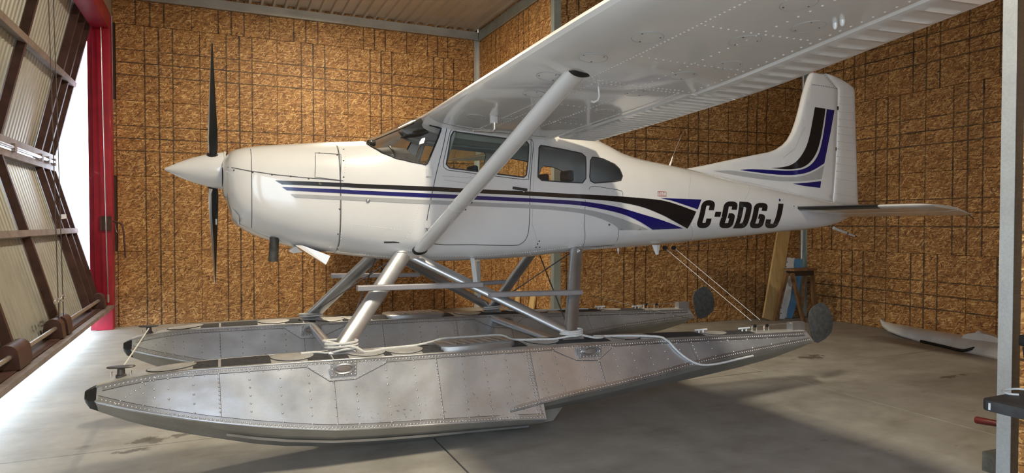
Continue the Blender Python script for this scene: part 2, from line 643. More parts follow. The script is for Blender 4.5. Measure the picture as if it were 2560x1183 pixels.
def osb_wall(name, org, ud, nd, U, H, offs, plain=(), slab=True):
    """a wall of OSB sheets laid lengthwise; org: lower left corner seen from inside"""
    org, ud, nd = Vector(org), Vector(ud), Vector(nd)
    mb = MB()
    a = org - nd * 0.12
    poly = [a, a + ud * U, a + ud * U + Vector((0, 0, H)), a + Vector((0, 0, H))]
    mb.prism(poly, nd * 0.106)
    w = struct(mb.build(name, 'wall_back'))
    cache = {}
    M = Matrix((ud, nd, Vector((0, 0, 1)))).transposed().to_4x4()
    r = 0
    while r * 1.2192 < H - 0.02:
        z0, z1 = r * 1.2192, min((r + 1) * 1.2192, H)
        off = offs[r % len(offs)]
        k0 = int(math.floor((0 - off) / SHEET))
        for k in range(k0, k0 + int(U / SHEET) + 3):
            e0, e1 = off + k * SHEET, off + (k + 1) * SHEET
            a0, a1 = max(e0, 0), min(e1, U)
            if a1 - a0 < 0.05:
                continue
            key = (round(a0 - e0, 3), round(a1 - a0, 3), round(z1 - z0, 3), r in plain)
            if key not in cache:
                g = 0.0025
                L, Hh = a1 - a0 - 2 * g, z1 - z0 - 2 * g
                me = bpy.data.meshes.new('osb_panel')
                vs = [(x, y, z) for y in (-0.013, 0.0) for z in (0, Hh) for x in (0, L)]
                c = 0.0018
                fr = [(c, 0.0, c), (L - c, 0.0, c), (L - c, 0.0, Hh - c), (c, 0.0, Hh - c)]
                md = [(0, -c, 0), (L, -c, 0), (L, -c, Hh), (0, -c, Hh)]
                bk = [(0, -0.012, 0), (L, -0.012, 0), (L, -0.012, Hh), (0, -0.012, Hh)]
                fs = [(0, 1, 2, 3)]
                for q in range(4):
                    fs.append((4 + q, 4 + (q + 1) % 4, (q + 1) % 4, q))
                    fs.append((8 + q, 8 + (q + 1) % 4, 4 + (q + 1) % 4, 4 + q))
                me.from_pydata(fr + md + bk, [], fs)
                uvl = me.uv_layers.new(name='UVMap')
                for lp in me.loops:
                    co = me.vertices[lp.vertex_index].co
                    uvl.data[lp.index].uv = (co.x + a0 - e0 + g, co.z + g)
                bm = bmesh.new()
                bm.from_mesh(me)
                bmesh.ops.recalc_face_normals(bm, faces=bm.faces)
                if bm.faces[:][0].normal.y < 0:
                    bmesh.ops.reverse_faces(bm, faces=bm.faces)
                bm.to_mesh(me)
                bm.free()
                me.materials.append(MAT['osb_plain' if r in plain else 'osb'])
                cache[key] = me
            p = bpy.data.objects.new('osb_panel', cache[key])
            col.objects.link(p)
            p.parent = w
            p.matrix_basis = Matrix.Translation(org + ud * (a0 + 0.0025) + Vector((0, 0, z0 + 0.0025))) @ M
        r += 1
    return w


XL = -1.565
A0 = -1.523 - XL
osb_wall('wall_far', (XL, YF, FL), (1, 0, 0), (0, -1, 0), X2 - XL, CEIL - FL, (A0 - 1.219, A0, A0 - 1.219, A0, A0 - 1.34), plain=(0, 1))
osb_wall('wall_back_far', (X2, YF, FL), (0, -1, 0), (-1, 0, 0), YF - Y3, CEIL - FL, (0.3, -0.9, 0.3, -0.9, 0.3), plain=(0,))
_u = Vector((X4 - X2, Y4 - Y3, 0)).normalized()
osb_wall('wall_tail_far', (X2, Y3, FL), _u, (_u.y, -_u.x, 0), X4 - X2, CEIL - FL, (-0.4, -1.6, -0.4, -1.6, -0.4), plain=(0,))
osb_wall('wall_end', (X4, Y4, FL), (0, -1, 0), (-1, 0, 0), Y4 - Y3N, CEIL - FL, (Y4 - 8.30, Y4 - 7.69, Y4 - 7.69, Y4 - 7.08, Y4 - 8.3))
osb_wall('wall_back_near', (X2, Y3N, FL), (0, -1, 0), (-1, 0, 0), Y3N - YN, CEIL - FL, (-1.3, -0.1, -1.3, -0.1, -1.3), plain=())
osb_wall('wall_tail_near', (X4, Y3N, FL), (-1, 0, 0), (0, 1, 0), X4 - X2, CEIL - FL, (0.0, -1.2))
# the neighbouring bay is open to this one: same back wall, end wall, and its door stands open
YB = -12.6
osb_wall('wall_back_next', (X2, YN - 0.02, FL), (0, -1, 0), (-1, 0, 0), YN - YB, CEIL - FL, (0.0, -1.2))
osb_wall('wall_side_next', (X2, YB, FL), (-1, 0, 0), (0, 1, 0), X2 - XL, CEIL - FL, (0.0, -1.2))

# floor: one bed and its cast slabs, with open joints between them
fl = struct(MB().box((XD - 0.05, YB - 0.2, -0.25), (X4 + 0.2, YF + 0.2, FL - 0.02)).build('floor', 'concrete'))
xs = [XD - 0.05, 1.51, 5.6, X4 + 0.1]
ys = [YB, -8.6, -5.2, -1.6, 2.2, 5.62, 9.1, YF + 0.1]
for i in range(3):
    for j in range(7):
        g = 0.007
        s = MB().box((xs[i] + g, ys[j] + g, FL - 0.10), (xs[i + 1] - g, ys[j + 1] - g, FL)).build('floor_slab', 'concrete', fl)
        bevel(s, 0.003, 1)

# ceiling: ribbed steel deck running across the bay
mb = MB()
prof = []
x = XD - 0.3
while x < X4 + 0.3:
    prof += [(x, CEIL), (x + 0.115, CEIL), (x + 0.128, CEIL - 0.040), (x + 0.167, CEIL - 0.040), (x + 0.180, CEIL)]
    x += 0.195
top = [(px, CEIL + 0.05) for px, _ in (prof[-1], prof[0])]
ring = [(px, pz) for px, pz in prof]
mb.loft([[(px, yy, pz) for px, pz in ring] for yy in (YB - 0.2, YF + 0.02)], closed=False, cap0=False, cap1=False)
mb.box((XD - 0.3, YB - 0.2, CEIL + 0.04), (X4 + 0.3, YF + 0.2, CEIL + 0.10))
struct(mb.build('ceiling', 'ceiling_sheet', fix=False))


def angle(name, p0, p1, s1, s2, w, mat, t=0.006):
    """an L-shaped steel angle from p0 to p1 with legs of width w along s1 and s2"""
    p0, p1, s1, s2 = Vector(p0), Vector(p1), Vector(s1), Vector(s2)
    ring = lambda p: [p, p + s1 * w, p + s1 * w + s2 * t, p + s1 * t + s2 * t, p + s1 * t + s2 * w, p + s2 * w]
    return struct(MB().loft([ring(p0), ring(p1)]).build(name, mat))


# steel trims: top angles, corner posts
e = 0.004
zt = CEIL - 0.042
struct(MB().box((XL, YF - 0.075, zt - 0.165), (X2, YF - 0.001, zt - 0.157)).box((XL, YF - 0.012, zt - 0.165), (X2, YF - 0.001, zt)).build('trim_1', 'galvanised'))
struct(MB().box((X2 - 0.05, Y3, zt - 0.20), (X2 - 0.001, YF - 0.08, zt - 0.19)).box((X2 - 0.012, Y3, zt - 0.2), (X2 - 0.001, YF - 0.08, zt)).build('trim_2', 'galvanised_green'))
angle('trim_3', (X2 - 0.001, YF - 0.001, FL), (X2 - 0.001, YF - 0.001, zt - 0.17), (-1, 0, 0), (0, -1, 0), 0.085, 'galvanised')
angle('trim_4', (X2 - 0.008, Y3 - 0.008, FL), (X2 - 0.008, Y3 - 0.008, CEIL - 0.045), (1, 0, 0), (0, 1, 0), 0.115, 'galvanised_green')
angle('trim_5', (X4 - 0.001, Y4 - 0.001, FL), (X4 - 0.001, Y4 - 0.001, CEIL - 0.045), (-1, 0, 0), (0, -1, 0), 0.085, 'galvanised_green')
angle('trim_6', (X2 - 0.008, Y3N + 0.008, FL), (X2 - 0.008, Y3N + 0.008, CEIL - 0.045), (1, 0, 0), (0, -1, 0), 0.085, 'galvanised_blue')

# red door frame
pm = MB()
pm.box((-1.80, 11.93, FL), (XL - .001, 12.36, 4.98))
post = struct(pm.build('trim_7', 'red_paint'))
bevel(post, 0.012)
struct(MB().box((-1.875, 11.99, FL), (-1.802, 12.36, 4.98)).build('trim_8', 'red_paint'))
hd = struct(MB().box((-1.82, YB, 4.72), (XL, 11.928, 4.99)).build('trim_9', 'red_paint'))
bevel(hd, 0.012)
struct(MB().box((-1.95, YB - 0.2, 4.99), (XL - .001, YF + .15, CEIL - 0.045)).build('wall_front', 'ceiling_sheet'))
struct(MB().box((-1.95, YB - 0.2, FL), (XL, -12.4, 4.72)).build('wall_front_next', 'ceiling_sheet'))
np_ = struct(MB().box((-1.80, YN - 0.15, FL), (XL, YN + 0.1, 4.72)).build('trim_10', 'red_paint'))

# latch on the red post
lat = MB().box((-1.565, 11.90, 1.58), (-1.72, 11.929, 1.80)).build('door_latch', 'brown_steel', post)
h0 = at(292, 555, Y=11.9)
hp = [h0 + Vector((-0.06, 0, 0.01)), h0, at(306, 562, Y=11.88), at(309, 580, Y=11.88), at(314, 645, Y=11.88)]
MB().tube(hp, 0.014, 8).build('latch_handle', 'brown_steel', post, 40)
MB().tube([at(287, 560, Y=11.88), at(291, 580, Y=11.87), at(297, 584, Y=11.87), at(299, 576, Y=11.87)], 0.006, 6).build('latch_chain', 'cable_steel', post, 40)

# the bifold door, partly raised: two leaves of ribbed sheet on steel frames
HT, HM, HB = Vector((-1.83, 0, 4.86)), Vector((-2.36, 0, 2.60)), Vector((-1.76, 0, 0.40))
DY0, DY1 = YN + 0.1, 11.97
door = struct(bpy.data.objects.new('door_1', None))
col.objects.link(door)
STUDS = [11.93, 11.55, 11.12, 9.25, 7.40, 5.5, 3.6, 1.7, -0.4]


def leaf(a, b, girt_at):
    d = (b - a)
    L = d.length
    d = d.normalized()
    n = Vector((-d.z, 0, d.x))
    if n.x > 0:
        n = -n                                      # n points outdoors
    # sheets between the studs, ribs along the leaf
    for k in range(len(STUDS) - 1):
        y1, y0 = STUDS[k] + 0.0, STUDS[k + 1]
        m = MB()
        pr = []
        y = y0
        while y < y1 - 0.01:
            for q, h in ((0, 0), (0.034, 0), (0.050, 0.036), (0.078, 0.036), (0.094, 0)):
                if y + q <= y1:
                    pr.append((y + q, h))
            y += 0.122
        pr.append((y1, 0))
        m.loft([[c + n * (0.055 + h) + Vector((0, yy, 0)) for yy, h in pr] for c in (a + d * 0.02, b - d * 0.02)], closed=False, cap0=False, cap1=False)
        m.build('door_sheet', 'door_sheet', door, fix=False)
    for y in STUDS:
        MB().bar(a + Vector((0, y, 0)), b + Vector((0, y, 0)), 0.060, 0.085, up=n).build('door_stud', 'brown_steel', door)
    g = a + d * (L * girt_at)
    MB().bar(g + Vector((0, DY0, 0)) - n * 0.005, g + Vector((0, DY1, 0)) - n * 0.005, 0.075, 0.11, up=n).build('door_girt', 'girt_steel', door)
    return d, n


d1, n1 = leaf(HT, HM, 0.46)
d2, n2 = leaf(HM, HB, 0.47)
V = lambda p, y, dx=0, dz=0: Vector((p.x + dx, y, p.z + dz))
MB().bar(V(HT, DY0), V(HT, DY1), 0.10, 0.08).build('door_rail', 'brown_steel', door)
MB().bar(V(HM, DY0, 0.03, 0.07), V(HM, DY1 + 0.05, 0.03, 0.07), 0.09, 0.085).build('door_rail', 'girt_steel', door)
MB().bar(V(HM, DY0, 0.03, -0.08), V(HM, DY1, 0.03, -0.08), 0.09, 0.085).build('door_rail', 'girt_steel', door)
MB().tube([V(HM, DY0, 0.09, 0), V(HM, DY1 - 0.02, 0.09, 0)], 0.024, 10).build('hinge_pipe', 'pipe_steel', door, 40)
for y in (11.7, 11.3, 10.9, 9.6, 8.8, 7.5):
    MB().box((HM.x + 0.075, y, HM.z - 0.05), (HM.x + 0.115, y + 0.09, HM.z + 0.05)).build('door_hinge', 'girt_steel', door)
# bottom beam: a channel with its inner lip
mb = MB()
mb.bar(V(HB, DY0, 0.02, -0.02), V(HB, DY1 + 0.02, 0.02, -0.02), 0.20, 0.075)
mb.build('door_rail', 'brown_steel', door)
MB().bar(V(HB, DY0, 0.165, -0.02), V(HB, DY1 + 0.04, 0.165, -0.02), 0.075, 0.05).build('bottom_lip', 'girt_steel', door)
# lift shaft and bearing housings
sh = Vector((HB.x + 0.07, 0, HB.z + 0.13))
MB().tube([V(sh, DY0), V(sh, 11.55)], 0.024, 10).build('lift_shaft', 'pipe_steel', door, 40)
for y, w in ((11.55, 0.22), (9.05, 0.26), (8.72, 0.16), (7.15, 0.42)):
    m = MB()
    pr = []
    for k in range(9):
        a = PI * k / 8
        pr.append((0.085 * math.cos(a), 0.13 + 0.085 * math.sin(a)))
    pr += [(-0.10, 0.0), (0.10, 0.0)]
    m.prism([(HB.x + 0.05 + p, y - w / 2, HB.z + 0.02 + q) for p, q in pr], (0, w, 0))
    m.build('lift_drum', 'brown_steel', door, 40)
# lift cables and hooks
for y, dx in ((8.98, 0.05), (8.74, 0.02)):
    MB().tube([V(HT, y, 0.10), V(HB, y, 0.09, 0.2)], 0.0055, 6).build('lift_cable', 'cable_steel', door, 60)
MB().tube([V(HT, 11.86, 0.16), V(HB, 11.86, 0.14, 0.18)], 0.008, 6).build('lift_cable', 'pipe_steel', door, 60)
MB().tube([V(HB, 11.86, 0.14, 0.18), V(HB, 11.86, 0.14, 0.06)], 0.018, 8).build('cable_clamp', 'pipe_steel', door, 60)
hk = Vector((HB.x + 0.10, 8.74, HB.z + 0.44))
m = MB()
for dy in (-0.16, 0.16):
    m.tube([hk + Vector((0, dy + 0.10 * math.cos(2 * PI * k / 12), 0.03 * math.sin(2 * PI * k / 12))) for k in range(13)], 0.009, 6)
m.tube([hk + Vector((0, -0.08, 0)), hk + Vector((0, 0.08, 0))], 0.008, 6)
m.tube([hk, hk + Vector((0, 0, -0.2))], 0.008, 6)
m.build('cable_hook', 'pipe_steel', door, 60)
lp = at(160, 540, X=-2.12)
MB().bar(at(150, 543, X=-2.10), at(162, 541, X=-2.10), 0.04, 0.06).build('door_bracket', 'outside_white', door)

# threshold: the broken edge of the slab under the door
random.seed(5)
m = MB()
n = 70
ys_ = [YN + (12.0 - YN) * i / n for i in range(n + 1)]
edge = [(-2.06 + random.uniform(-0.025, 0.025)) for _ in ys_]
m.loft([[(edge[i], y, FL - 0.012), (-2.14 + random.uniform(-.03, .03), y, FL - 0.05), (-2.5, y, FL - 0.06), (-2.5, y, FL - 0.2), (XD - 0.055, y, FL - 0.2), (XD - 0.055, y, FL - 0.012)] for i, y in enumerate(ys_)])
tag(struct(m.build('trim_11', 'concrete')))

# outdoors: apron, verge, a pale building across the taxiway
struct(MB().box((-60, -40, -0.30), (-2.45, 90, -0.07)).build('ground', 'apron'))
tag(MB().box((-43, -20, -0.07), (-36, 90, 0.02)).build('grass_verge', 'grass'), 'strip of green grass beyond the bright apron outside the door', 'grass', kind='stuff')
pb = empty('hangar_building', (-47, 60, -0.07), 0, 'overexposed white building seen through the gap beside the red post', 'building')
MB().box((-52, 20, -0.07), (-45, 88, 7.2)).build('building_wall', 'outside_white', pb)
for k in range(10):
    MB().box((-44.98, 22 + k * 6.4, 0), (-44.9, 27.6 + k * 6.4, 4.4)).build('building_door', 'outside_white', pb)
MB().box((-45.0, 20, 4.5), (-44.85, 88, 4.7)).build('building_gutter', 'pale_sheet', pb)

# ================================================================== THE FLOATPLANE
YC = 5.80                       # its plane of symmetry
plane = empty('floatplane', (1.6, YC, FL), 0, 'white high-wing floatplane with black, blue and grey stripes on silver floats', 'airplane')


def inpoly(P, poly):
    x, y = P[:, 0], P[:, 1]
    c = np.zeros(len(P), bool)
    n = len(poly)
    for i in range(n):
        (x0, y0), (x1, y1) = poly[i], poly[(i + 1) % n]
        if y0 == y1:
            continue
        m = (y0 > y) != (y1 > y)
        c ^= m & (x < (x1 - x0) * (y - y0) / (y1 - y0) + x0)
    return c


def dens(poly, d, closed=True):
    out = []
    n = len(poly)
    for i in range(n if closed else n - 1):
        a, b = np.array(poly[i], float), np.array(poly[(i + 1) % n], float)
        k = max(1, int(np.linalg.norm(b - a) / d))
        out += [tuple(a + (b - a) * j / k) for j in range(k)]
    if not closed:
        out.append(tuple(poly[-1]))
    return out


def smooth_poly(pts, closed=True, k=4):
    """Catmull-Rom through points"""
    n = len(pts)
    P = [np.array(p, float) for p in pts]
    out = []
    for i in range(n if closed else n - 1):
        p0 = P[(i - 1) % n] if closed or i > 0 else P[i]
        p1, p2 = P[i], P[(i + 1) % n]
        p3 = P[(i + 2) % n] if closed or i + 2 < n else p2
        for j in range(k):
            t = j / k
            out.append(tuple(0.5 * (2 * p1 + (p2 - p0) * t + (2 * p0 - 5 * p1 + 4 * p2 - p3) * t * t + (3 * p1 - p0 - 3 * p2 + p3) * t**3)))
    if not closed:
        out.append(tuple(P[-1]))
    return out


def fill2d(outer, holes=(), grid=None, gpts=None):
    """triangulate a polygon with holes, with extra inner points; returns 2-D points and triangles"""
    vs, es = [], []
    for poly in [outer] + list(holes):
        b = len(vs)
        vs += [Vector((p[0], p[1])) for p in poly]
        es += [(b + i, b + (i + 1) % len(poly)) for i in range(len(poly))]
    if gpts is None and grid:
        o = np.array(outer)
        gx = np.arange(o[:, 0].min() + grid * 0.5, o[:, 0].max(), grid)
        gy = np.arange(o[:, 1].min() + grid * 0.5, o[:, 1].max(), grid)
        gpts = [(a, b) for a in gx for b in gy]
    if gpts:
        G = np.array(gpts)
        m = inpoly(G, outer)
        for h in holes:
            m &= ~inpoly(G, h)
        vs += [Vector(g) for g in G[m]]
    r = delaunay_2d_cdt(vs, es, [], 0, 1e-6)
    V2 = np.array([(v.x, v.y) for v in r[0]])
    T = [f for f in r[2]]
    C = np.array([V2[list(f)].mean(axis=0) for f in T])
    m = inpoly(C, outer)
    for h in holes:
        m &= ~inpoly(C, h)
    T = [f for f, k in zip(T, m) if k]
    used = sorted({i for f in T for i in f})
    mp = {u: i for i, u in enumerate(used)}
    return V2[used], [tuple(mp[i] for i in f) for f in T]


# ---- fuselage form: stations X, top, bottom, half width, roundness
ST = [(0.04, 2.235, 1.880, .300, 2.4), (0.065, 2.268, 1.775, .350, 2.5), (0.13, 2.296, 1.668, .405, 2.7), (0.36, 2.333, 1.553, .455, 2.9),
      (0.55, 2.352, 1.495, .480, 3.0), (0.80, 2.378, 1.450, .505, 3.1), (1.10, 2.402, 1.406, .530, 3.3), (1.40, 2.545, 1.372, .552, 3.5),
      (1.57, 2.625, 1.362, .560, 3.8), (1.80, 2.650, 1.356, .565, 4.0), (2.10, 2.650, 1.360, .565, 4.2), (2.50, 2.640, 1.372, .565, 4.2),
      (2.95, 2.615, 1.405, .560, 4.0), (3.20, 2.575, 1.420, .552, 3.8), (3.42, 2.500, 1.432, .540, 3.6), (3.65, 2.412, 1.443, .520, 3.4),
      (3.85, 2.368, 1.452, .498, 3.2), (4.30, 2.312, 1.476, .445, 3.0), (4.65, 2.268, 1.497, .400, 2.8), (5.40, 2.160, 1.547, .305, 2.6),
      (6.00, 2.080, 1.592, .228, 2.5), (6.55, 2.005, 1.630, .155, 2.3), (6.95, 1.945, 1.690, .095, 2.2), (7.20, 1.90, 1.775, .035, 2.0)]
_x = [s[0] for s in ST]
f_top, f_bot, f_w, f_n = (pchip(_x, [s[k] for s in ST]) for k in (1, 2, 3, 4))
f_k = pchip([0, 1.0, 1.6, 3.2, 4.0, 7.3], [0, .02, .10, .10, .03, 0])


def fus_q(X, Z):
    a, b = f_top(X), f_bot(X)
    return max(-0.9999, min(0.9999, (Z - (a + b) / 2) / ((a - b) / 2)))


def fus_half(X, Z):
    q, n = fus_q(X, Z), f_n(X)
    return f_w(X) * (1 - abs(q)**n)**(1 / n) * (1 - f_k(X) * max(q, 0))


def fus_phi(X, Z):
    q, n = fus_q(X, Z), f_n(X)
    return math.atan2(q, (1 - abs(q)**n)**(1 / n))


def fus_pt(X, phi, off=0.0):
    c, s, n = math.cos(phi), math.sin(phi), f_n(X)
    r = (abs(c)**n + abs(s)**n)**(-1 / n)
    p, q = c * r, s * r
    a, b = f_top(X), f_bot(X)
    h = (a - b) / 2 + off
    return (X, YC - (f_w(X) + off) * p * (1 - f_k(X) * max(q, 0)), (a + b) / 2 + h * q)


def side(px, py, off=0.0):
    """point on the near flank of the fuselage"""
    Y = YC - 0.5
    for _ in range(8):
        p = at(px, py, Y=Y)
        Y = YC - fus_half(p.x, p.z) - off
    return at(px, py, Y=Y)


def sxz(pts):
    return [(p.x, p.z) for p in (side(*q) for q in pts)]


SX = 0.55
SP = 1.0


def flank(name, outline, mat, parent, off=0.002, holes=(), grid=0.05, far=False, smooth=True):
    """a thin skin patch lying on the flank; outline in (X, Z)"""
    o = dens(outline, grid * 0.7)
    hs = [dens(h, grid * 0.7) for h in holes]
    V2, T = fill2d(o, hs, grid)
    mb = MB()
    vs = []
    for x, z in V2:
        y = fus_half(x, z) + off
        vs.append((x, YC + y if far else YC - y, z))
    mb.add(vs, T)
    me = mb.mesh(name, mat, None, False)
    bm = bmesh.new()
    bm.from_mesh(me)
    for f in bm.faces:
        if (f.normal.y > 0) != far:
            f.normal_flip()
        f.smooth = smooth
    bm.to_mesh(me)
    bm.free()
    return link(name, me, parent)


def ribbon(name, path, w, mat, parent, off=0.0025, closed=False, ypt=None, far=False):
    """a narrow line following the flank; path in (X, Z)"""
    P = dens(path, 0.03, closed)
    n = len(P)
    vs, fs = [], []
    for i in range(n):
        a = np.array(P[(i - 1) % n] if closed or i else P[i])
        b = np.array(P[(i + 1) % n] if closed or i < n - 1 else P[i])
        d = b - a
        d = d / max(np.linalg.norm(d), 1e-9)
        nn = np.array([-d[1], d[0]]) * w / 2
        for s in (-1, 1):
            x, z = P[i][0] + s * nn[0], P[i][1] + s * nn[1]
            h = (fus_half(x, z) + off) if ypt is None else ypt(x, z)
            vs.append((x, (YC + h if far else YC - h) if ypt is None else h, z))
    for i in range(n if closed else n - 1):
        j = (i + 1) % n
        fs.append((2 * i, 2 * i + 1, 2 * j + 1, 2 * j))
    return MB().add(vs, fs).build(name, mat, parent)


def shell(name, xs, holes, mat, nphi=72, x0=None, x1=None):
    """the skin between two stations as one surface with openings (holes in X, phi)"""
    ph = [-PI / 2 + 2 * PI * k / nphi for k in range(nphi + 1)]
    outer = [(xs[0], p * SX) for p in ph] + [(x, ph[-1] * SX) for x in xs[1:-1]] + [(xs[-1], p * SX) for p in ph[::-1]] + [(x, ph[0] * SX) for x in xs[1:-1]][::-1]
    hs = [[(x, p * SX) for x, p in dens(h, 0.025)] for h in holes]
    g = []
    for x in xs[1:-1]:
        for p in ph[1:-1]:
            g.append((x, p * SX))
    if hs:                                             # keep a small margin beside the openings
        G = np.array(g)
        keep = np.ones(len(G), bool)
        for h in hs:
            H = np.array(h)
            near = (G[:, 0] > H[:, 0].min() - .05) & (G[:, 0] < H[:, 0].max() + .05)
            idx = np.where(near)[0]
            if len(idx):
                d = np.sqrt(((G[idx][:, None, :] - H[None, :, :])**2).sum(2)).min(1)
                keep[idx[d < 0.012]] = False
        g = [tuple(p) for p in G[keep]]
    V2, T = fill2d(outer, hs, None, g)
    me = bpy.data.meshes.new(name)
    me.from_pydata([fus_pt(x, p / SX) for x, p in V2], [], T)
    bm = bmesh.new()
    bm.from_mesh(me)
    bmesh.ops.remove_doubles(bm, verts=bm.verts, dist=0.0008)
    bmesh.ops.recalc_face_normals(bm, faces=bm.faces)
    if sum((f.normal.y * (f.calc_center_median().y - YC)) for f in bm.faces) < 0:
        bmesh.ops.reverse_faces(bm, faces=bm.faces)
    for f in bm.faces:
        f.smooth = True
    bm.to_mesh(me)
    bm.free()
    me.materials.append(MAT[mat])
    return me


# ---- openings
W1 = [(1133.8, 328.8), (1222, 341), (1315.6, 353), (1321.7, 361), (1319.7, 402), (1315.6, 438), (1309, 443.5), (1212, 431), (1137, 422), (1123.7, 420), (1115.5, 411), (1120.6, 381.6), (1127, 341)]
W2 = [(1352, 363.5), (1404, 373), (1454, 383.6), (1464, 392.5), (1464.5, 446), (1456, 457.5), (1400, 454.5), (1354, 451), (1344.5, 442.5), (1346, 402), (1347.5, 369)]
W3 = [(1481, 393), (1506.6, 397), (1537, 411), (1549, 423), (1556, 440), (1552, 450.6), (1537, 453.7), (1486, 457.7), (1476.5, 452.7), (1474, 442.5), (1476, 402)]
WS = [(907, 353.5), (917, 360), (930, 368), (955, 382), (990, 396), (1030, 405), (1064, 412), (1068, 409), (1082, 376), (1095, 345), (1103, 322), (1104, 311)]
win = [sxz(w) for w in (W1, W2, W3)]
ws = sxz(WS)
toph = lambda poly: [(x, fus_phi(x, z)) for x, z in poly]
wholes = []
for w in win:
    p = toph(w)
    wholes += [p, [(x, PI - q) for x, q in p]]
wsp = toph(ws[1:])
wsp[-1] = (1.615, wsp[-1][1])
wpoly = [(ws[0][0] - 0.015, PI / 2)] + wsp + [(1.585, PI / 2)] + [(x, PI - q) for x, q in wsp[::-1]]
XS = [0.86 + 0.0475 * k for k in range(0, 60)]
XS = [x for x in XS if x < 3.6] + [3.6 + 0.09 * k for k in range(0, 40) if 3.6 + 0.09 * k < 7.18] + [7.19]
body = link('fuselage', shell('fuselage', XS, wholes + [wpoly], 'white_paint'), plane)
# tail end
e7 = [fus_pt(7.19, -PI / 2 + 2 * PI * k / 24) for k in range(24)]
MB().loft([e7, [(7.215, YC + (p[1] - YC) * 0.4, 1.838 + (p[2] - 1.838) * 0.5) for p in e7]]).build('tail_cap', 'white_paint', plane, 50)

# ---- window panes with rims
for far in (False, True):
    for w, nm, mt in zip(win, ('door_window', 'side_window', 'rear_window'), ('window_glass', 'clear_glass', 'clear_glass')):
        g = flank(nm, w, mt, plane, -0.004, (), 0.08, far)
        ribbon('window_rim', w, 0.012, 'seam_dark', g, 0.002, True, None, far)
V2, T = fill2d([(x, p * SX) for x, p in dens(wpoly, 0.04)], (), None, [(x, p * SX) for x in np.arange(1.1, 1.62, .05) for p in np.arange(0.1, PI, 0.12)])
me = bpy.data.meshes.new('windshield')
me.from_pydata([fus_pt(x, p / SX, -0.002) for x, p in V2], [], T)
for p in me.polygons:
    p.use_smooth = True
me.materials.append(MAT['windshield_glass'])
wsh = link('windshield', me, plane)
for sgn in (0, 1):
    ring = [(x, PI - p if sgn else p) for x, p in wsp]
    MB().tube([fus_pt(x, p, 0.002) for x, p in dens(ring, 0.03, False)], 0.007, 6).build('windshield_rim', 'rubber', wsh, 60)

# ---- cowling
CX = [0.04, 0.05, 0.065, 0.09, 0.13, 0.18, 0.24, 0.30] + [0.36 + 0.05 * k for k in range(11)]
cowl = link('cowling', shell('cowling', [c for c in CX if c < 0.85] + [0.857], [], 'white_paint'), plane)
fr = [Vector(fus_pt(0.04, 2 * PI * k / 48)) for k in range(48)]
cz = (2.235 + 1.880) / 2
MB().loft([fr, [Vector((0.022, YC + (p.y - YC) * 0.9, cz + (p.z - cz) * 0.9)) for p in fr], [Vector((0.012, YC + (p.y - YC) * 0.72, cz + (p.z - cz) * 0.72)) for p in fr]], cap0=False).build('nose_bowl', 'white_paint', cowl, 60)
for s in (-1, 1):
    MB().lathe([(0, .001), (0, .075), (0.012, .078)], (0.008, YC + s * 0.165, 2.06), (1, 0, 0), 20).build('air_intake', 'rubber', cowl)
ribbon('cowl_seam', sxz([(569, 418), (620, 427), (690, 437), (760, 444), (858, 452)]), 0.005, 'seam_dark', cowl)
ribbon('cowl_seam', [(0.865, z) for z in np.linspace(2.36, 1.48, 24)], 0.006, 'seam_dark', body)
ribbon('cowl_seam', [(0.215, z) for z in np.linspace(2.28, 1.66, 20)], 0.004, 'seam_dark', cowl)
ribbon('access_panel', sxz([(788, 382), (852, 386), (851, 451), (787, 443)]), 0.004, 'seam_dark', cowl, closed=True)
for q in [(585, 426), (632, 431), (680, 437), (727, 441), (772, 447), (859, 374), (859, 402), (859, 443), (857, 462), (849, 523), (845, 585), (798, 383), (843, 388)]:
    p = side(*q)
    MB().rivet(p, (0, -1, 0), 0.0075, 0.004).build('cowl_screw', 'cable_steel', cowl)
MB().dome(side(920, 502), (0, -1, 0.1), 0.017, 0.012).build('vent_cap', 'strut_silver', body, 50)
# chin lip, exhaust, cowl flap
p0 = at(583, 553, Y=YC - 0.33)
MB().loft([[(0.075 + 0.05 * k, YC - y, f_bot(0.09 + 0.05 * k) + 0.02 + dz) for y, dz in ((.34, .075), (.20, .01), (-.20, .01), (-.34, .075), (-.30, .02), (0, -.02), (.30, .02))] for k in range(2)]).build('chin_lip', 'white_paint', cowl, 40)
ex = at(684, 632, Y=YC - 0.28)
MB().lathe([(-0.12, .036), (0.07, .037), (0.07, .032), (-0.05, .03)], ex, (-0.06, 0, -1), 18).build('exhaust_pipe', 'exhaust_steel', plane, 40)
fp = [at(738, 613, Y=YC - 0.36), at(757, 614, Y=YC - 0.36), at(826, 640, Y=YC - 0.40), at(815, 662, Y=YC - 0.40)]
MB().prism([fp[0], fp[1], fp[2], fp[3]], (0, 0.30, 0.0)).build('cowl_flap', 'white_paint', plane)
MB().prism([at(722, 627, Y=YC - 0.3), at(738, 616, Y=YC - 0.3), at(756, 630, Y=YC - 0.3), at(733, 634, Y=YC - 0.3)], (0, 0.1, 0)).build('cowl_fairing', 'white_paint', plane)

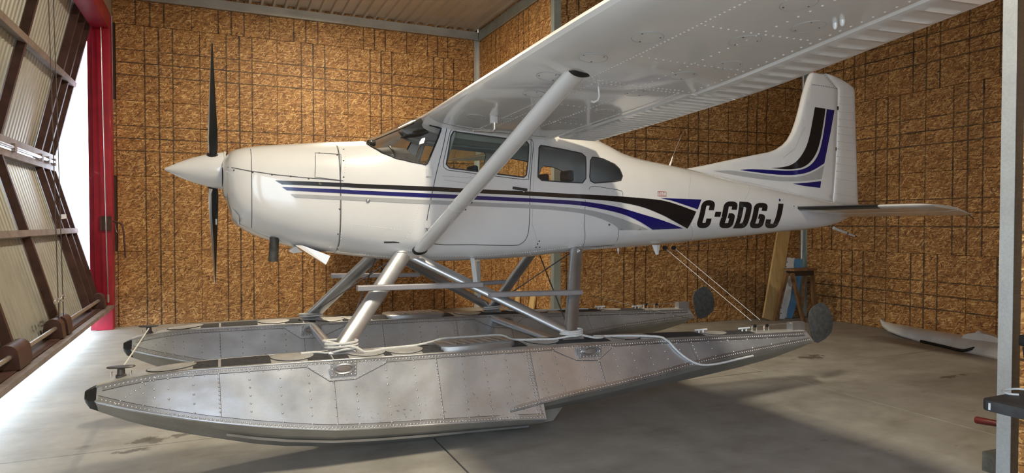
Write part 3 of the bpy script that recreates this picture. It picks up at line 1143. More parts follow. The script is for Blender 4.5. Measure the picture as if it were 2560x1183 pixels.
# ---- spinner and propeller
HUB = Vector((-0.05, YC, 2.12))
sp = [(-0.352, .004), (-0.34, .014), (-0.30, .034), (-0.24, .064), (-0.18, .089), (-0.11, .112), (-0.05, .129), (0.01, .142), (0.06, .150), (0.083, .152), (0.087, .148)]
prop = MB().lathe(sp, HUB, (1, 0, 0), 40).build('spinner', 'white_paint', plane, 50)
MB().lathe([(0.075, .157), (0.088, .157)], HUB, (1, 0, 0), 40).build('spinner_plate', 'pale_sheet', prop, 40)
MB().lathe([(0.085, .10), (0.13, .10)], HUB, (1, 0, 0), 24).build('prop_shaft', 'rubber', plane, 40)
TH = R(22.5)
for sg in (1, -1):
    u = Vector((0, -math.sin(TH), math.cos(TH))) * sg
    tg = Vector((0, math.cos(TH), math.sin(TH))) * sg
    rings, n = [], 20
    for r_, ch, be in ((0.10, .055, 70), (0.15, .066, 64), (0.19, .084, 58), (0.25, .092, 52), (0.35, .100, 43), (0.5, .104, 31), (0.65, .100, 23), (0.8, .090, 16), (0.92, .074, 11), (1.0, .050, 9), (1.03, .010, 8)):
        b = R(be)
        le = tg * math.cos(b) + Vector((-1, 0, 0)) * math.sin(b)
        nm = (le.cross(u)).normalized()
        th = ch * (0.75 if r_ < .16 else 0.13 if r_ > .3 else 0.25)
        ring = []
        for k in range(n):
            a = 2 * PI * k / n
            ring.append(HUB + u * r_ + le * (ch * 0.5 * math.cos(a) + ch * 0.08) + nm * (th * 0.5 * math.sin(a)) * (1.0 + 0.35 * math.cos(a)))
        rings.append(ring)
    bl = MB().loft(rings).build('propeller_blade', 'blade_black', plane, 50)
    bl.data.materials.append(MAT['blade_metal'])
    bl.data.materials.append(MAT['outside_white'])
    for p in bl.data.polygons:
        k = p.index % n
        if p.index < n * (len(rings) - 1):
            rr = p.index // n
            if k in (0, 1, 2, 17, 18, 19) or rr >= 9:
                p.material_index = 1
    q = HUB + u * 0.128
    MB().lathe([(-0.02, .052), (0.012, .050), (0.016, .040)], q, u, 20).build('spinner_hole_dark', 'rubber', prop, 40)  # black dome stands in for the dark of the spinner hole
    MB().bar(HUB + u * 0.42 + Vector((0.012, -0.012, 0)), HUB + u * 0.47 + Vector((0.012, -0.012, 0)), 0.012, 0.004).build('blade_decal', 'outside_white', bl)

# ---- flank markings
BT = [(688, 451), (860, 457.5), (900, 460), (1081.7, 467), (1179, 472.3), (1322.6, 479), (1400, 483.5), (1462, 486.5), (1540, 490.5), (1603, 495.5), (1654, 501), (1691, 511), (1740, 529)]
BB = [(705, 461), (860, 467.5), (900, 470), (1124, 480), (1322.6, 489.5), (1400, 494), (1462, 497.5), (1540, 504.5), (1603, 517), (1654, 537), (1687, 554.5), (1718, 572)]
UT = [(705, 467.6), (860, 474), (900, 476.5), (1115, 486), (1170, 488.7), (1322.6, 496), (1400, 500), (1462, 504.5), (1540, 517), (1603, 535), (1657, 551.5), (1708, 571.5)]
UB = [(717.6, 476), (860, 483.6), (900, 486), (1111, 496), (1322.6, 505.5), (1400, 510), (1462, 515.5), (1540, 531), (1589, 549), (1631, 574.5)]
GT = [(726, 485), (900, 492.5), (1111, 502), (1322.6, 511.5), (1400, 517), (1464, 524), (1513, 534.5), (1542, 543.5), (1589, 560), (1621.5, 574.6)]
GB = [(737.7, 494), (900, 502), (1103, 512), (1322.6, 521.5), (1400, 527), (1464, 536), (1513, 551.5), (1540, 566.5), (1546, 575.6)]


def band(name, t, b, mat):
    poly = smooth_poly(sxz(t), False, 4) + smooth_poly(sxz(b), False, 4)[::-1]
    # split at the cowl joint so that the paint lies on each skin
    return flank(name, poly, mat, body, 0.003, (), 0.04)


band('black_stripe', BT, BB, 'black_paint')
band('blue_stripe', UT, UB, 'blue_paint')
band('grey_stripe', GT, GB, 'grey_paint')
flank('blue_flash', sxz([(1650, 495.3), (1700, 497), (1753, 499), (1744, 523.5), (1722, 516), (1700, 508.5), (1677, 501)]), 'blue_paint', body, 0.003)


def stroke(path, w):
    P = [np.array(p, float) for p in path]
    L, Rr = [], []
    for i in range(len(P)):
        d0 = P[i] - P[i - 1] if i else P[1] - P[0]
        d1 = P[i + 1] - P[i] if i < len(P) - 1 else P[i] - P[i - 1]
        d0, d1 = d0 / np.linalg.norm(d0), d1 / np.linalg.norm(d1)
        n0, n1 = np.array([-d0[1], d0[0]]), np.array([-d1[1], d1[0]])
        m = n0 + n1
        m = m / np.linalg.norm(m)
        k = w / 2 / max(0.4, m.dot(n0))
        L.append(P[i] + m * k)
        Rr.append(P[i] - m * k)
    return [tuple(p) for p in L + Rr[::-1]]


def arcs(pts, rad):
    """round the corners of an open path"""
    P = [np.array(p, float) for p in pts]
    out = [tuple(P[0])]
    for i in range(1, len(P) - 1):
        a, b, c = P[i - 1], P[i], P[i + 1]
        r0 = min(rad, np.linalg.norm(a - b) * .49, np.linalg.norm(c - b) * .49)
        s, e_ = b + (a - b) / np.linalg.norm(a - b) * r0, b + (c - b) / np.linalg.norm(c - b) * r0
        for k in range(5):
            t = k / 4
            out.append(tuple((1 - t)**2 * s + 2 * t * (1 - t) * b + t * t * e_))
    out.append(tuple(P[-1]))
    return out


SW = 0.37
Cp = stroke(arcs([(.80, 1.30), (.80, 1.80), (.20, 1.80), (.20, .20), (.80, .20), (.80, .70)], .26), SW)
Gp = stroke(arcs([(.80, 1.38), (.80, 1.80), (.20, 1.80), (.20, .20), (.80, .20), (.80, .94), (.50, .94)], .22), SW)
Jp = stroke(arcs([(.80, 2.0), (.80, .20), (.20, .20), (.20, .72)], .26), SW)
Do = [(0, 0), (0, 2), (.60, 2), (.80, 1.94), (.94, 1.80), (1, 1.6), (1, .4), (.94, .2), (.8, .06), (.6, 0)]
Di = [(.40, .38), (.40, 1.62), (.50, 1.62), (.58, 1.58), (.61, 1.5), (.61, .5), (.58, .42), (.50, .38)]
Hp = [(0, 0.84), (0, 1.2), (.42, 1.2), (.42, .84)]
LQ = [(1000, 802), (1606, 803), (1652, 620), (1052, 590)]        # measured corners of the registration


def reg(u, v):
    """u 0..600 along the word, v 0..2 up -> photograph place"""
    s, t = u / 606.0, v / 2.0
    a = np.array(LQ[0]) * (1 - s) + np.array(LQ[1]) * s
    b = np.array(LQ[3]) * (1 - s) + np.array(LQ[2]) * s
    q = a * (1 - t) + b * t
    return (1400 + q[0] / 2.957, 300 + q[1] / 2.957)


for nm, poly, hole, x0, wd in (('C', Cp, None, 0, 104), ('-', Hp, None, 118, 104), ('G', Gp, None, 166, 106), ('D', Do, Di, 276, 102), ('G', Gp, None, 392, 104), ('J', Jp, None, 504, 102)):
    mp = lambda pl: sxz([reg(x0 + p[0] * wd, p[1]) for p in pl])
    flank('registration_letter', mp(poly), 'black_paint', body, 0.003, [mp(hole)] if hole else (), 0.04)


def words(name, text, corner, right, up_, mat, parent, yfun):
    """small print laid on the flank: corner, right and up in (X, Z)"""
    cu = bpy.data.curves.new(name, 'FONT')
    cu.body = text
    cu.size = 1.0
    o = bpy.data.objects.new(name, cu)
    me = bpy.data.meshes.new_from_object(o)
    bpy.data.objects.remove(o)
    xs_ = [v.co.x for v in me.vertices]
    ys__ = [v.co.y for v in me.vertices]
    x0, x1, y0, y1 = min(xs_), max(xs_), min(ys__), max(ys__)
    for v in me.vertices:
        s, t = (v.co.x - x0) / (x1 - x0), (v.co.y - y0) / (y1 - y0)
        X = corner[0] + right[0] * s + up_[0] * t
        Z = corner[1] + right[1] * s + up_[1] * t
        v.co = (X, yfun(X, Z), Z)
    me.materials.append(MAT[mat])
    return link(name, me, parent)


fl_y = lambda x, z: YC - fus_half(x, z) - 0.0025
pe = sxz([(1644, 490), (1665.5, 491), (1644, 479), (1665.5, 480)])
ribbon('placard', [pe[0], pe[1], pe[3], pe[2]], 0.005, 'red_ink', body, 0.002, True)
dx, dz = pe[1][0] - pe[0][0], pe[2][1] - pe[0][1]
words('placard_text', 'E.L.T.', (pe[0][0] + dx * .12, pe[0][1] + dz * .48), (dx * .76, -0.004), (0, dz * .38), 'red_ink', body, fl_y)
words('placard_text', 'LOCATED HERE', (pe[0][0] + dx * .08, pe[0][1] + dz * .14), (dx * .84, -0.004), (0, dz * .22), 'red_ink', body, fl_y)
# small flag sticker ahead of the stabiliser
flank('flag_sticker', sxz([(1947, 503.2), (1951, 503.4), (1951, 497.6), (1947, 497.2)]), 'blue_paint', body, 0.002)
flank('flag_sticker', sxz([(1951.2, 503.4), (1960, 504), (1960, 498.2), (1951.2, 497.6)]), 'pale_sheet', body, 0.002)

# ---- cabin door, baggage door, seams, hardware
DO = [(1115.6, 327), (1119, 318), (1127, 313), (1229.7, 323), (1316, 341), (1328, 349), (1333, 362), (1329, 411), (1324.8, 479), (1323, 559), (1317, 593), (1303, 609), (1280, 614), (1180, 612), (1086, 610), (1072, 585), (1066, 559), (1077.5, 496), (1090, 436.7), (1107, 369)]
DOf = [(1124, 334), (1130, 325), (1137, 322.5), (1222, 334), (1317, 347), (1327, 357), (1326, 400), (1321, 441), (1312, 449), (1212, 437), (1130, 427), (1117, 424), (1108, 413), (1114, 380)]
flank('cabin_door', smooth_poly(sxz(DO), True, 3), 'white_paint', plane, 0.0008, [win[0]], 0.05)
ds = ribbon('door_seam', smooth_poly(sxz(DO), True, 3), 0.006, 'seam_dark', body, 0.002, True)
ribbon('door_frame_seam', smooth_poly(sxz(DOf), True, 3), 0.005, 'seam_dark', body, 0.002, True)
BD = [(1472, 474), (1476, 468), (1487, 466), (1520, 471), (1549, 476), (1556, 482), (1557, 500)]
ribbon('baggage_seam', smooth_poly(sxz(BD), False, 4), 0.004, 'seam_dark', body)
BD2 = [(1463, 500), (1460, 560), (1456, 618), (1500, 616), (1535, 613), (1543, 601), (1546, 575), (1541, 560), (1525, 553)]
ribbon('baggage_seam', sxz(BD2), 0.004, 'seam_dark', body)
ribbon('skin_seam', sxz([(1330, 345), (1336, 400), (1332, 480), (1330, 560), (1332, 640)]), 0.0025, 'grey_paint', body)
ribbon('skin_seam', sxz([(1720, 426), (1722, 470), (1716, 540), (1700, 610)]), 0.0025, 'grey_paint', body)
ribbon('skin_seam', sxz([(1860, 455), (1862, 500), (1856, 560), (1846, 595)]), 0.0025, 'grey_paint', body)
ribbon('skin_seam', sxz([(1105, 440), (1180, 445), (1200, 458), (1190, 461), (1110, 450)]), 0.003, 'grey_paint', body)
hq = side(1281, 470)
MB().bar(side(1281, 470) + Vector((0, -0.012, 0)), side(1316, 475) + Vector((0, -0.012, 0)), 0.018, 0.022).build('door_handle', 'exhaust_steel', body)
MB().dome(side(1309.5, 479), (0, -1, 0), 0.010, 0.01).build('door_lock', 'pipe_steel', body, 50)
for q in ((1071, 432), (1068, 561)):
    p = side(*q)
    MB().box(p + Vector((-0.02, -0.015, -0.03)), p + Vector((0.03, 0.01, 0.03))).build('door_hinge', 'white_paint', body)
p = side(1523, 562)
MB().dome(p, (0, -1, 0), 0.010, 0.008).build('baggage_lock', 'cable_steel', body, 50)
p = side(980, 606)
MB().box(p + Vector((-0.065, -0.004, -0.006)), p + Vector((0.06, 0.02, 0.006))).build('vent_slot', 'rubber', body)
for q in ((1348, 603), (1344, 610), (1340, 618), (1349, 618), (1985, 516), (1995, 517), (2005, 519)):
    MB().rivet(side(*q), (0, -1, 0), 0.008, 0.003).build('drain_hole', 'seam_dark', body)
p = side(1948, 501)

# rivet lines of the skin
rv = MB()


def rivet_line(px_pts, pitch, r=0.0045):
    P = dens(sxz(px_pts), pitch, False)
    for x, z in P:
        rv.rivet((x, YC - fus_half(x, z), z), (0, -1, 0), r, 0.002)


for pts in ([(862, 372), (858, 480), (852, 560), (845, 632)], [(1112, 318), (1090, 395), (1066, 455), (1040, 540), (1015, 600)], [(1335, 350), (1338, 430), (1333, 500)],
            [(1470, 380), (1468, 460)], [(1335, 490), (1331, 560), (1326, 635)], [(900, 634), (960, 642), (1010, 647)], [(1075, 640), (1200, 640), (1330, 630), (1450, 615)],
            [(1458, 500), (1457, 560), (1447, 620)], [(1560, 395), (1640, 410), (1720, 428), (1850, 456), (2000, 488)], [(1650, 560), (1560, 580)],
            [(1722, 435), (1718, 540), (1704, 608)], [(1862, 460), (1858, 560), (1848, 592)], [(1735, 557), (1850, 556), (2000, 565)], [(1556, 400), (1600, 470), (1605, 490)],
            [(1480, 462), (1555, 460)], [(1480, 622), (1600, 615), (1700, 607)], [(700, 436), (780, 446), (855, 452)], [(870, 478), (960, 485)], [(870, 560), (1000, 575)], [(2000, 520), (2003, 575)], [(2075, 520), (2070, 570)]):
    rivet_line(pts, 0.022)
rv.build('skin_rivets', 'white_paint', body, 40, 'stuff')

# ---- wing
def af(x, t=0.12, m=0.02, p=0.4):
    yt = 5 * t * (0.2969 * math.sqrt(max(x, 0)) - 0.126 * x - 0.3516 * x * x + 0.2843 * x**3 - 0.1036 * x**4)
    yc = m / p**2 * (2 * p * x - x * x) if x < p else m / (1 - p)**2 * ((1 - 2 * p) + 2 * p * x - x * x)
    return yc + yt, yc - yt


w_le = pchip([0, 2.6, 5.2, 5.46], [1.57, 1.57, 1.70, 1.80])
w_te = pchip([0, 2.5, 5.1, 5.46], [3.17, 3.17, 2.88, 2.70])
w_zl = pchip([0, .5, 5.46], [2.585, 2.60, 2.755])
w_zt = pchip([0, .5, 2.36, 3.95, 5.46], [2.435, 2.455, 2.535, 2.665, 2.745])
w_t = lambda s: 0.12 if s < 5.15 else 0.12 - (s - 5.15) * 0.22
X_HINGE = 0.735


def wp(s, x, low, sg=-1):
    le, te = w_le(s), w_te(s)
    c = te - le
    u, l = af(x, w_t(s))
    return Vector((le + c * x, YC + sg * s, w_zl(s) + (w_zt(s) - w_zl(s)) * x + c * (l if low else u)))


def wing_x(s, X):
    return (X - w_le(s)) / (w_te(s) - w_le(s))


COS = [0.5 * (1 - math.cos(PI * k / 16)) for k in range(17)]
SPAN = [0.34, .5, .8, 1.2, 1.6, 2.0, 2.359, 2.362, 2.6, 3.0, 3.5, 4.0, 4.5, 4.9, 5.02, 5.05, 5.2, 5.35, 5.42, 5.46]
for sg in (-1, 1):
    rings = []
    for s in SPAN:
        xe = 0.735 if s <= 2.36 else (0.762 if s <= 5.03 else 1.0)
        xs_ = [c * xe for c in COS]
        up = [wp(s, x, False, sg) for x in xs_]
        lo = [wp(s, x, True, sg) for x in xs_]
        rings.append(up[::-1] + lo[1:])
    wing = MB().loft(rings).build('wing', 'white_paint', plane, 32)
    # flap and aileron: rounded nose, thin tail, pressed beads across the underside and top
    for nm, s0, s1, x0, nb in (('flap', 0.56, 2.358, 0.750, 24), ('aileron', 2.364, 5.02, 0.776, 22)):
        rr = []
        ns = nb * 6
        for k in range(ns + 1):
            s = s0 + (s1 - s0) * k / ns
            b = 0.008 if k % 6 == 3 else 0.0
            xs_ = [x0 + (1.0 - x0) * q for q in (0.0, 0.02, 0.06, 0.13, 0.24, 0.30, 0.5, 0.75, 0.93, 0.97, 1.0)]
            up, lo = [], []
            for i, x in enumerate(xs_):
                q = (x - x0) / (1 - x0)
                nose = min(1.0, math.sqrt(max(0, 1 - (1 - min(q / 0.10, 1))**2)))
                a, c = wp(s, x, False, sg), wp(s, x, True, sg)
                mid = (a + c) / 2
                bb = b if 4 <= i <= 8 else 0.0
                dz = Vector((0, 0, 0.004))
                up.append(mid + (a - mid) * (0.15 + 0.85 * nose) + Vector((0, 0, bb)))
                lo.append(mid + (c - mid) * (0.15 + 0.85 * nose) - dz - Vector((0, 0, bb)))
            rr.append(up[::-1] + lo[1:])
        MB().loft(rr).build(nm, 'white_paint', wing, 24)
    # inspection covers, thin raised discs under the wing
    covers = [(1.0, .16), (1.05, .30), (1.9, .20), (2.3, .14), (2.75, .16), (3.15, .20), (1.35, .55), (1.7, .62), (2.25, .55), (2.7, .56), (2.95, .63), (3.3, .50), (3.55, .60), (3.75, .42), (4.1, .55)]
    if sg < 0:
        for s, x in covers:
            c0 = wp(s, x, True, sg)
            ax = (wp(s + .02, x, True, sg) - c0).normalized()
            ay = (wp(s, x + .01, True, sg) - c0).normalized()
            nn = ax.cross(ay).normalized()
            if nn.z > 0:
                nn = -nn
            m = MB()
            m.lathe([(-0.002, .075), (0.0016, .075)], c0, nn, 32)
            cv = m.build('inspection_cover', 'white_paint', wing)
            MB().tube([c0 + nn * 0.0008 + (ax * math.cos(2 * PI * k / 32) + ay * math.sin(2 * PI * k / 32)) * .077 for k in range(33)], .0022, 5, False).build('cover_rim', 'grey_paint', wing, 60)
            for k in range(3):
                a = 2 * PI * k / 3 + s
                MB().rivet(c0 + nn * 0.003 + (ax * math.cos(a) + ay * math.sin(a)) * 0.062, nn, 0.005, 0.002).build('cover_screw', 'cable_steel', wing)
        rw = MB()

        def wrow(s0, x0, s1, x1, pitch, r=0.0075):
            a, b = wp(s0, x0, True, sg), wp(s1, x1, True, sg)
            n = int((b - a).length / pitch)
            for k in range(n + 1):
                t = k / n
                rw.rivet(wp(s0 + (s1 - s0) * t, x0 + (x1 - x0) * t, True, sg), (0, 0, -1), r, 0.005)
        wrow(.62, .27, 5.0, .27, .030)
        wrow(.62, .32, 2.4, .32, .045)
        wrow(.62, .705, 2.36, .705, .022)
        wrow(2.4, .735, 5.0, .735, .060)
        wrow(2.4, .50, 5.0, .50, .065)
        wrow(.7, .52, 2.36, .52, .040)
        for s in (.62, 1.2, 1.75, 2.36, 2.41, 2.9, 3.4, 3.95, 4.5):
            wrow(s, .29, s, .70, .030 if s in (2.36, 2.41) else .045)
        rw.build('wing_rivets', 'white_paint', wing, 40, 'stuff')
        # heated pitot mast
        c0 = wp(1.12, .22, True, sg)
        pm_ = MB().loft([[c0 + Vector((dx, dy, dz)) for dx, dy in ((-.03, -.008), (0, -.014), (.03, 0), (0, .014), (-.03, .008))] for dz in (0.01, -.055)]).build('pitot_mast', 'white_paint', wing, 40)
        MB().tube([c0 + Vector((0.005, 0, -.05)), c0 + Vector((0.005, 0, -.10)), c0 + Vector((-0.015, 0, -.12)), c0 + Vector((-.17, 0, -.12))], [.016, .016, .013, .010], 12).build('pitot_tube', 'pipe_steel', wing, 60)
        c0 = wp(2.28, .36, True, sg)
        MB().tube([c0, c0 + Vector((0.005, 0, -.06)), c0 + Vector((-.005, 0, -.085)), c0 + Vector((-.035, 0, -.10)), c0 + Vector((-.05, 0, -.095))], .007, 8).build('tiedown_ring', 'white_paint', wing, 60)
        # drain cups
        for s, x in ((3.62, .66), (3.66, .66)):
            MB().dome(wp(s, x, True, sg), (0, 0, -1), .012, .03).build('fuel_drain', 'white_paint', wing, 50)
    # reflective skin seam along the front spar, leading edge cuff
    # wing strut: streamlined tube with dark cuffs
    top = wp(2.46, .20, True, sg) + Vector((0.01, 0, 0.02))
    bot = Vector((1.50, YC + sg * 0.545, 1.475))
    d = (top - bot).normalized()
    fw = (Vector((1, 0, 0)) - d * d.x).normalized()
    th_ = d.cross(fw)

    def sring(p, ch, tk, n=20):
        r = []
        for k in range(n):
            a = 2 * PI * k / n
            x = math.cos(a)
            r.append(p + fw * (ch / 2 * x) + th_ * (tk / 2 * math.sin(a) * (1 - 0.35 * x)))
        return r
    stt = MB().loft([sring(bot, .115, .05), sring(bot + d * 0.12, .138, .062), sring(top - d * .1, .138, .062), sring(top, .138, .062)]).build('wing_strut', 'white_paint', plane, 40)
    MB().loft([sring(top - d * .012 + fw * .015, .175, .085), sring(top + d * .02 + fw * .015, .175, .085)]).build('strut_cuff', 'rubber', stt, 40)
    MB().loft([sring(bot - d * 0.02, .13, .07), sring(bot + d * .006, .128, .062)]).build('strut_cuff', 'rubber', stt, 40)
    for t in (.30, .345):
        p = bot + (top - bot) * t
        MB().loft([sring(p, .142, .066), sring(p + d * .004, .142, .066)]).build('strut_clamp', 'pale_sheet', stt, 40)
        MB().dome(p + fw * .07, fw, .008, .012, 8).build('clamp_bolt', 'cable_steel', stt)
# roof fairing between the wings
MB().loft([[Vector((wp(abs(s), x, False, -1).x, YC + s, wp(abs(s), x, False, -1).z + 0.01 * math.cos(s / .42 * PI / 2))) for x in COS] for s in (-.42, -.3, -.15, 0, .15, .3, .42)], closed=False, cap0=False, cap1=False).build('roof_fairing', 'white_paint', plane, 60)
# root fillet in front of the wing, both sides
for sg in (-1, 1):
    ring = []
    for x in COS[:11]:
        a, b = wp(.55, x, True, sg), wp(.36, x, True, sg)
        ring.append([a + Vector((0, 0, -.002)), (a * .5 + b * .5) + Vector((0, 0, -.022)), b + Vector((0, 0, -.06))])
    MB().loft([[r[k] for r in ring] for k in range(3)], closed=False, cap0=False, cap1=False).build('root_fillet', 'white_paint', plane, 60)

# ---- fin, rudder and their markings
def finp(q):
    return [(p.x, p.z) for p in (at(a, b, Y=YC - 0.03) for a, b in q)]


def slab(name, poly, th, mat, parent, edge=None, taper=None):
    """a plate about the plane of symmetry with rounded rim; th(x, z) half thickness"""
    B = np.array(dens(poly, .03))
    n = len(B)
    nx = np.roll(B, -1, 0) - np.roll(B, 1, 0)
    nx = np.stack([-nx[:, 1], nx[:, 0]], 1) / np.maximum(np.linalg.norm(nx, axis=1), 1e-9)[:, None]
    g = []
    for dist in (.012, .03):
        for sgn_ in (-1, 1):
            g += [tuple(p) for p in B + nx * sgn_ * dist]
    x0, x1, z0, z1 = B[:, 0].min(), B[:, 0].max(), B[:, 1].min(), B[:, 1].max()
    G = np.array([(x, z) for x in np.arange(x0, x1, .07) for z in np.arange(z0, z1, .07)] + g)
    dd_ = np.sqrt(((G[:, None, :] - B[None, :, :])**2).sum(2)).min(1)
    keep = (dd_ > .045)
    keep[-len(g):] = dd_[-len(g):] > .0115
    V2, T = fill2d([tuple(p) for p in B], (), None, [tuple(p) for p in G[keep]])
    vs = []
    for s in (-1, 1):
        for x, z in V2:
            dq = np.sqrt(((B - [x, z])**2).sum(1)).min()
            h = th(x, z) * (0.30 if dq < .004 else 0.78 if dq < .022 else 1.0)
            vs.append((x, YC + s * h, z))
    n = len(V2)
    fs = list(T) + [tuple(n + i for i in f[::-1]) for f in T]
    # rim
    cnt = {}
    for f in T:
        for i in range(3):
            e_ = (f[i], f[(i + 1) % 3])
            cnt[tuple(sorted(e_))] = cnt.get(tuple(sorted(e_)), 0) + 1
    for (a, b), c in cnt.items():
        if c == 1:
            fs.append((a, b, n + b, n + a))
    return MB().add(vs, fs).build(name, mat, parent, 50)


FIN = [(1706, 424), (1760, 414), (1830, 399), (1900, 385), (1928, 379.5), (1945, 373), (1962, 362), (1975, 348), (1986, 328), (1996, 300), (2004, 270), (2012, 236), (2021, 205), (2027, 188), (2031, 181.5), (2040, 180), (2050, 183), (2064, 183), (2080, 203), (2095, 222), (2093, 300), (2089, 400), (2081, 507), (2000, 492), (1900, 466), (1800, 446)]
RUD = [(2068, 182.5), (2085, 187), (2105, 196), (2122, 206), (2137, 218), (2140, 228), (2142, 300), (2145, 400), (2148.5, 513), (2120, 513), (2084, 507), (2092.5, 400), (2096, 300), (2098, 222), (2083, 203)]
fin_th = lambda x, z: 0.045
fin = slab('fin', finp(FIN), fin_th, 'white_paint', plane)
rud = slab('rudder', finp(RUD), lambda x, z: 0.030, 'white_paint', plane)
fy = lambda x, z: YC - 0.0475


def onfin(name, q, mat, curve=True):
    p = finp(q)
    V2, T = fill2d(dens(p, .04), (), .08)
    o = MB().add([(x, fy(x, z), z) for x, z in V2], T).build(name, mat, fin, fix=False)
    return o


c8 = lambda q: [(1900 + a / 2.518, 150 + b / 2.518) for a, b in q]
c5 = lambda q: [(1400 + a / 2.957, 300 + b / 2.957) for a, b in q]
onfin('black_flash', smooth_poly(c8([(338, 298), (322, 390), (304, 480), (280, 555), (238, 622), (190, 660), (130, 676), (60, 681)]), False) + smooth_poly(c8([(60, 681), (140, 688), (200, 688), (262, 676), (312, 640), (350, 580), (374, 500), (392, 400), (405, 308)]), False), 'black_paint')
onfin('blue_flash', smooth_poly(c8([(413, 310), (400, 410), (384, 505), (362, 588), (325, 648), (275, 683), (205, 697), (100, 696), (0, 690)]) + [(1868, 423.6), (1846, 425.5)], False) + smooth_poly(c5([(1320, 371), (1500, 395), (1620, 406), (1720, 407), (1800, 395), (1870, 368), (1945, 322)]), False) + c8([(440, 440), (461, 318)]), 'blue_paint')
onfin('grey_flash', smooth_poly(c5([(1945, 338), (1870, 382), (1800, 410), (1720, 423), (1620, 421), (1480, 404), (1330, 383), (1230, 374), (1125, 378)]), False) + smooth_poly(c5([(1215, 395), (1360, 420), (1500, 440), (1620, 452), (1730, 455), (1830, 449), (1925, 437)]), False), 'grey_paint')
onfin('blue_flash', c5([(1710, 472), (1820, 464), (1922, 453), (1915, 503), (1800, 489)]), 'blue_paint')
# rudder ribs: pressed beads
rr_ = finp([(2098, 222), (2137, 222), (2084, 507), (2147, 512)])
for k in range(1, 15):
    t = k / 15
    a = at(2097 - 12 * t, 222 + 280 * t, Y=YC - .032)
    b = at(2138 + 9 * t, 226 + 286 * t, Y=YC - .032)
    MB().tube([(a.x + .02, YC - .0285, a.z), (b.x - .03, YC - .0285, b.z)], .0032, 6).build('rudder_bead', 'white_paint', rud, 60)
for q in ((2094, 270), (2089, 372)):
    p = at(*q, Y=YC - .03)
    MB().box((p.x - .01, YC - .035, p.z - .02), (p.x + .012, YC + .035, p.z + .02)).build('rudder_hinge', 'cable_steel', fin)
ribbon('fin_seam', finp([(2028, 212), (2085, 222)]), .003, 'grey_paint', fin, 0, False, fy)
ribbon('fin_seam', finp([(1955, 395), (1985, 372), (2003, 330), (2010, 318)]), .004, 'grey_paint', fin, 0, False, fy)
ribbon('fin_seam', finp([(1720, 428), (1800, 447), (1900, 468), (2000, 490), (2078, 505)]), .006, 'seam_dark', fin, 0, False, lambda x, z: YC - .046)
rf = MB()
for x, z in dens(finp([(2028, 212), (2060, 216), (2090, 222)]), .03, False) + dens(finp([(2055, 186), (2072, 205), (2088, 222)]), .035, False):
    rf.rivet((x, YC - .0465, z), (0, -1, 0), .006, .003)
rf.build('fin_rivets', 'cable_steel', fin, 40, 'stuff')
b0 = at(2033, 180, Y=YC)
MB().lathe([(-.02, .016), (.02, .015), (.024, .010), (.045, .009), (.055, .0)], b0, (0, 0, 1), 14).build('beacon', 'red_ink', fin, 40)
fb = at(2100, 509, Y=YC)

# ---- stabiliser and elevator
for sg in (-1, 1):
    def stab(s, x, up):
        le = 6.07 + 0.06 * max(0, s - .1) + (0.10 * ((s - 1.5) / .15)**2 if s > 1.5 else 0)
        te = 7.02 - 0.035 * s - (0.05 * ((s - 1.5) / .15)**2 if s > 1.5 else 0)
        c = te - le
        u, l = af(x, 0.075 if s < 1.6 else 0.045, 0.0)
        z = 1.868 - 0.055 * x + 0.004 * s
        if x > .58:
            z -= (x - .58) * 0.10
        return Vector((le + c * x, YC + sg * s, z + c * (u if up else l)))
    sp_ = [0.09, .3, .6, .9, 1.2, 1.45, 1.55, 1.62, 1.65]
    for nm, a, b in (('stabilizer', 0, .60), ('elevator', .615, 1.0)):
        xs_ = [a + (b - a) * c for c in COS]
        o = MB().loft([[stab(s, x, True) for x in xs_[::-1]] + [stab(s, x, False) for x in xs_[1:]] for s in sp_]).build(nm, 'white_paint', plane, 35)
        if a == 0:
            xb = [0.06 * (1 - k / 8) for k in range(9)]
            bt = MB().loft([[stab(s, x, True) + Vector((-.004, 0, .003)) for x in xb] + [stab(s, x, False) + Vector((-.004, 0, -.003)) for x in xb[::-1][1:]] for s in (.12, .4, .8, 1.18)], closed=False, cap0=False, cap1=False)
            bt.build('deice_boot', 'black_paint', o, 60)
    MB().tube([stab(1.60, .96, False), stab(1.60, .96, False) + Vector((.09, 0, -.045))], .004, 6).build('static_wick', 'cable_steel', plane, 60)

# ---- tail stinger, antennas, belly fittings
a, b = at(2084, 570, Y=YC - .02), at(2136, 590, Y=YC - .02)
stg = MB().tube([a, a + (b - a) * .25, b], [.020, .018, .011], 12).build('tail_stinger', 'white_paint', plane, 60)
for t in (.25, .62):
    MB().tube([a + (b - a) * t, a + (b - a) * (t + .05)], .0195 - .008 * t, 12).build('stinger_band', 'rubber', stg, 60)
MB().tube([b, b + (b - a) * .15], [.008, .004], 8).build('stinger_tip', 'rubber', stg, 60)
a, b = at(1674, 416, Y=YC), at(1682, 391, Y=YC)
an = MB().tube([a, b], [.012, .005], 10).build('whip_antenna', 'white_paint', plane, 60)
MB().tube([b, at(1703, 340, Y=YC)], .0025, 6).build('antenna_wire', 'cable_steel', an, 60)
m = MB()
c = at(1640, 620, Y=YC - .25)
m.loft([[c + Vector((dx, dy, .03)) for dx, dy in ((-.05, 0), (0, -.012), (.05, 0), (0, .012))], [c + Vector((.015 + dx, dy, -.07)) for dx, dy in ((-.018, 0), (0, -.006), (.018, 0), (0, .006))]])
m.build('blade_antenna', 'white_paint', plane)
c = at(1184, 650, Y=YC - .35)
for px, Y in ((1545, YC - .3),):
    c = at(px, 628, Y=Y)
    MB().tube([c + Vector((0, 0, .03)), c + Vector((.003, 0, -.03))], [.012, .003], 8).build('belly_drain', 'white_paint', plane, 60)
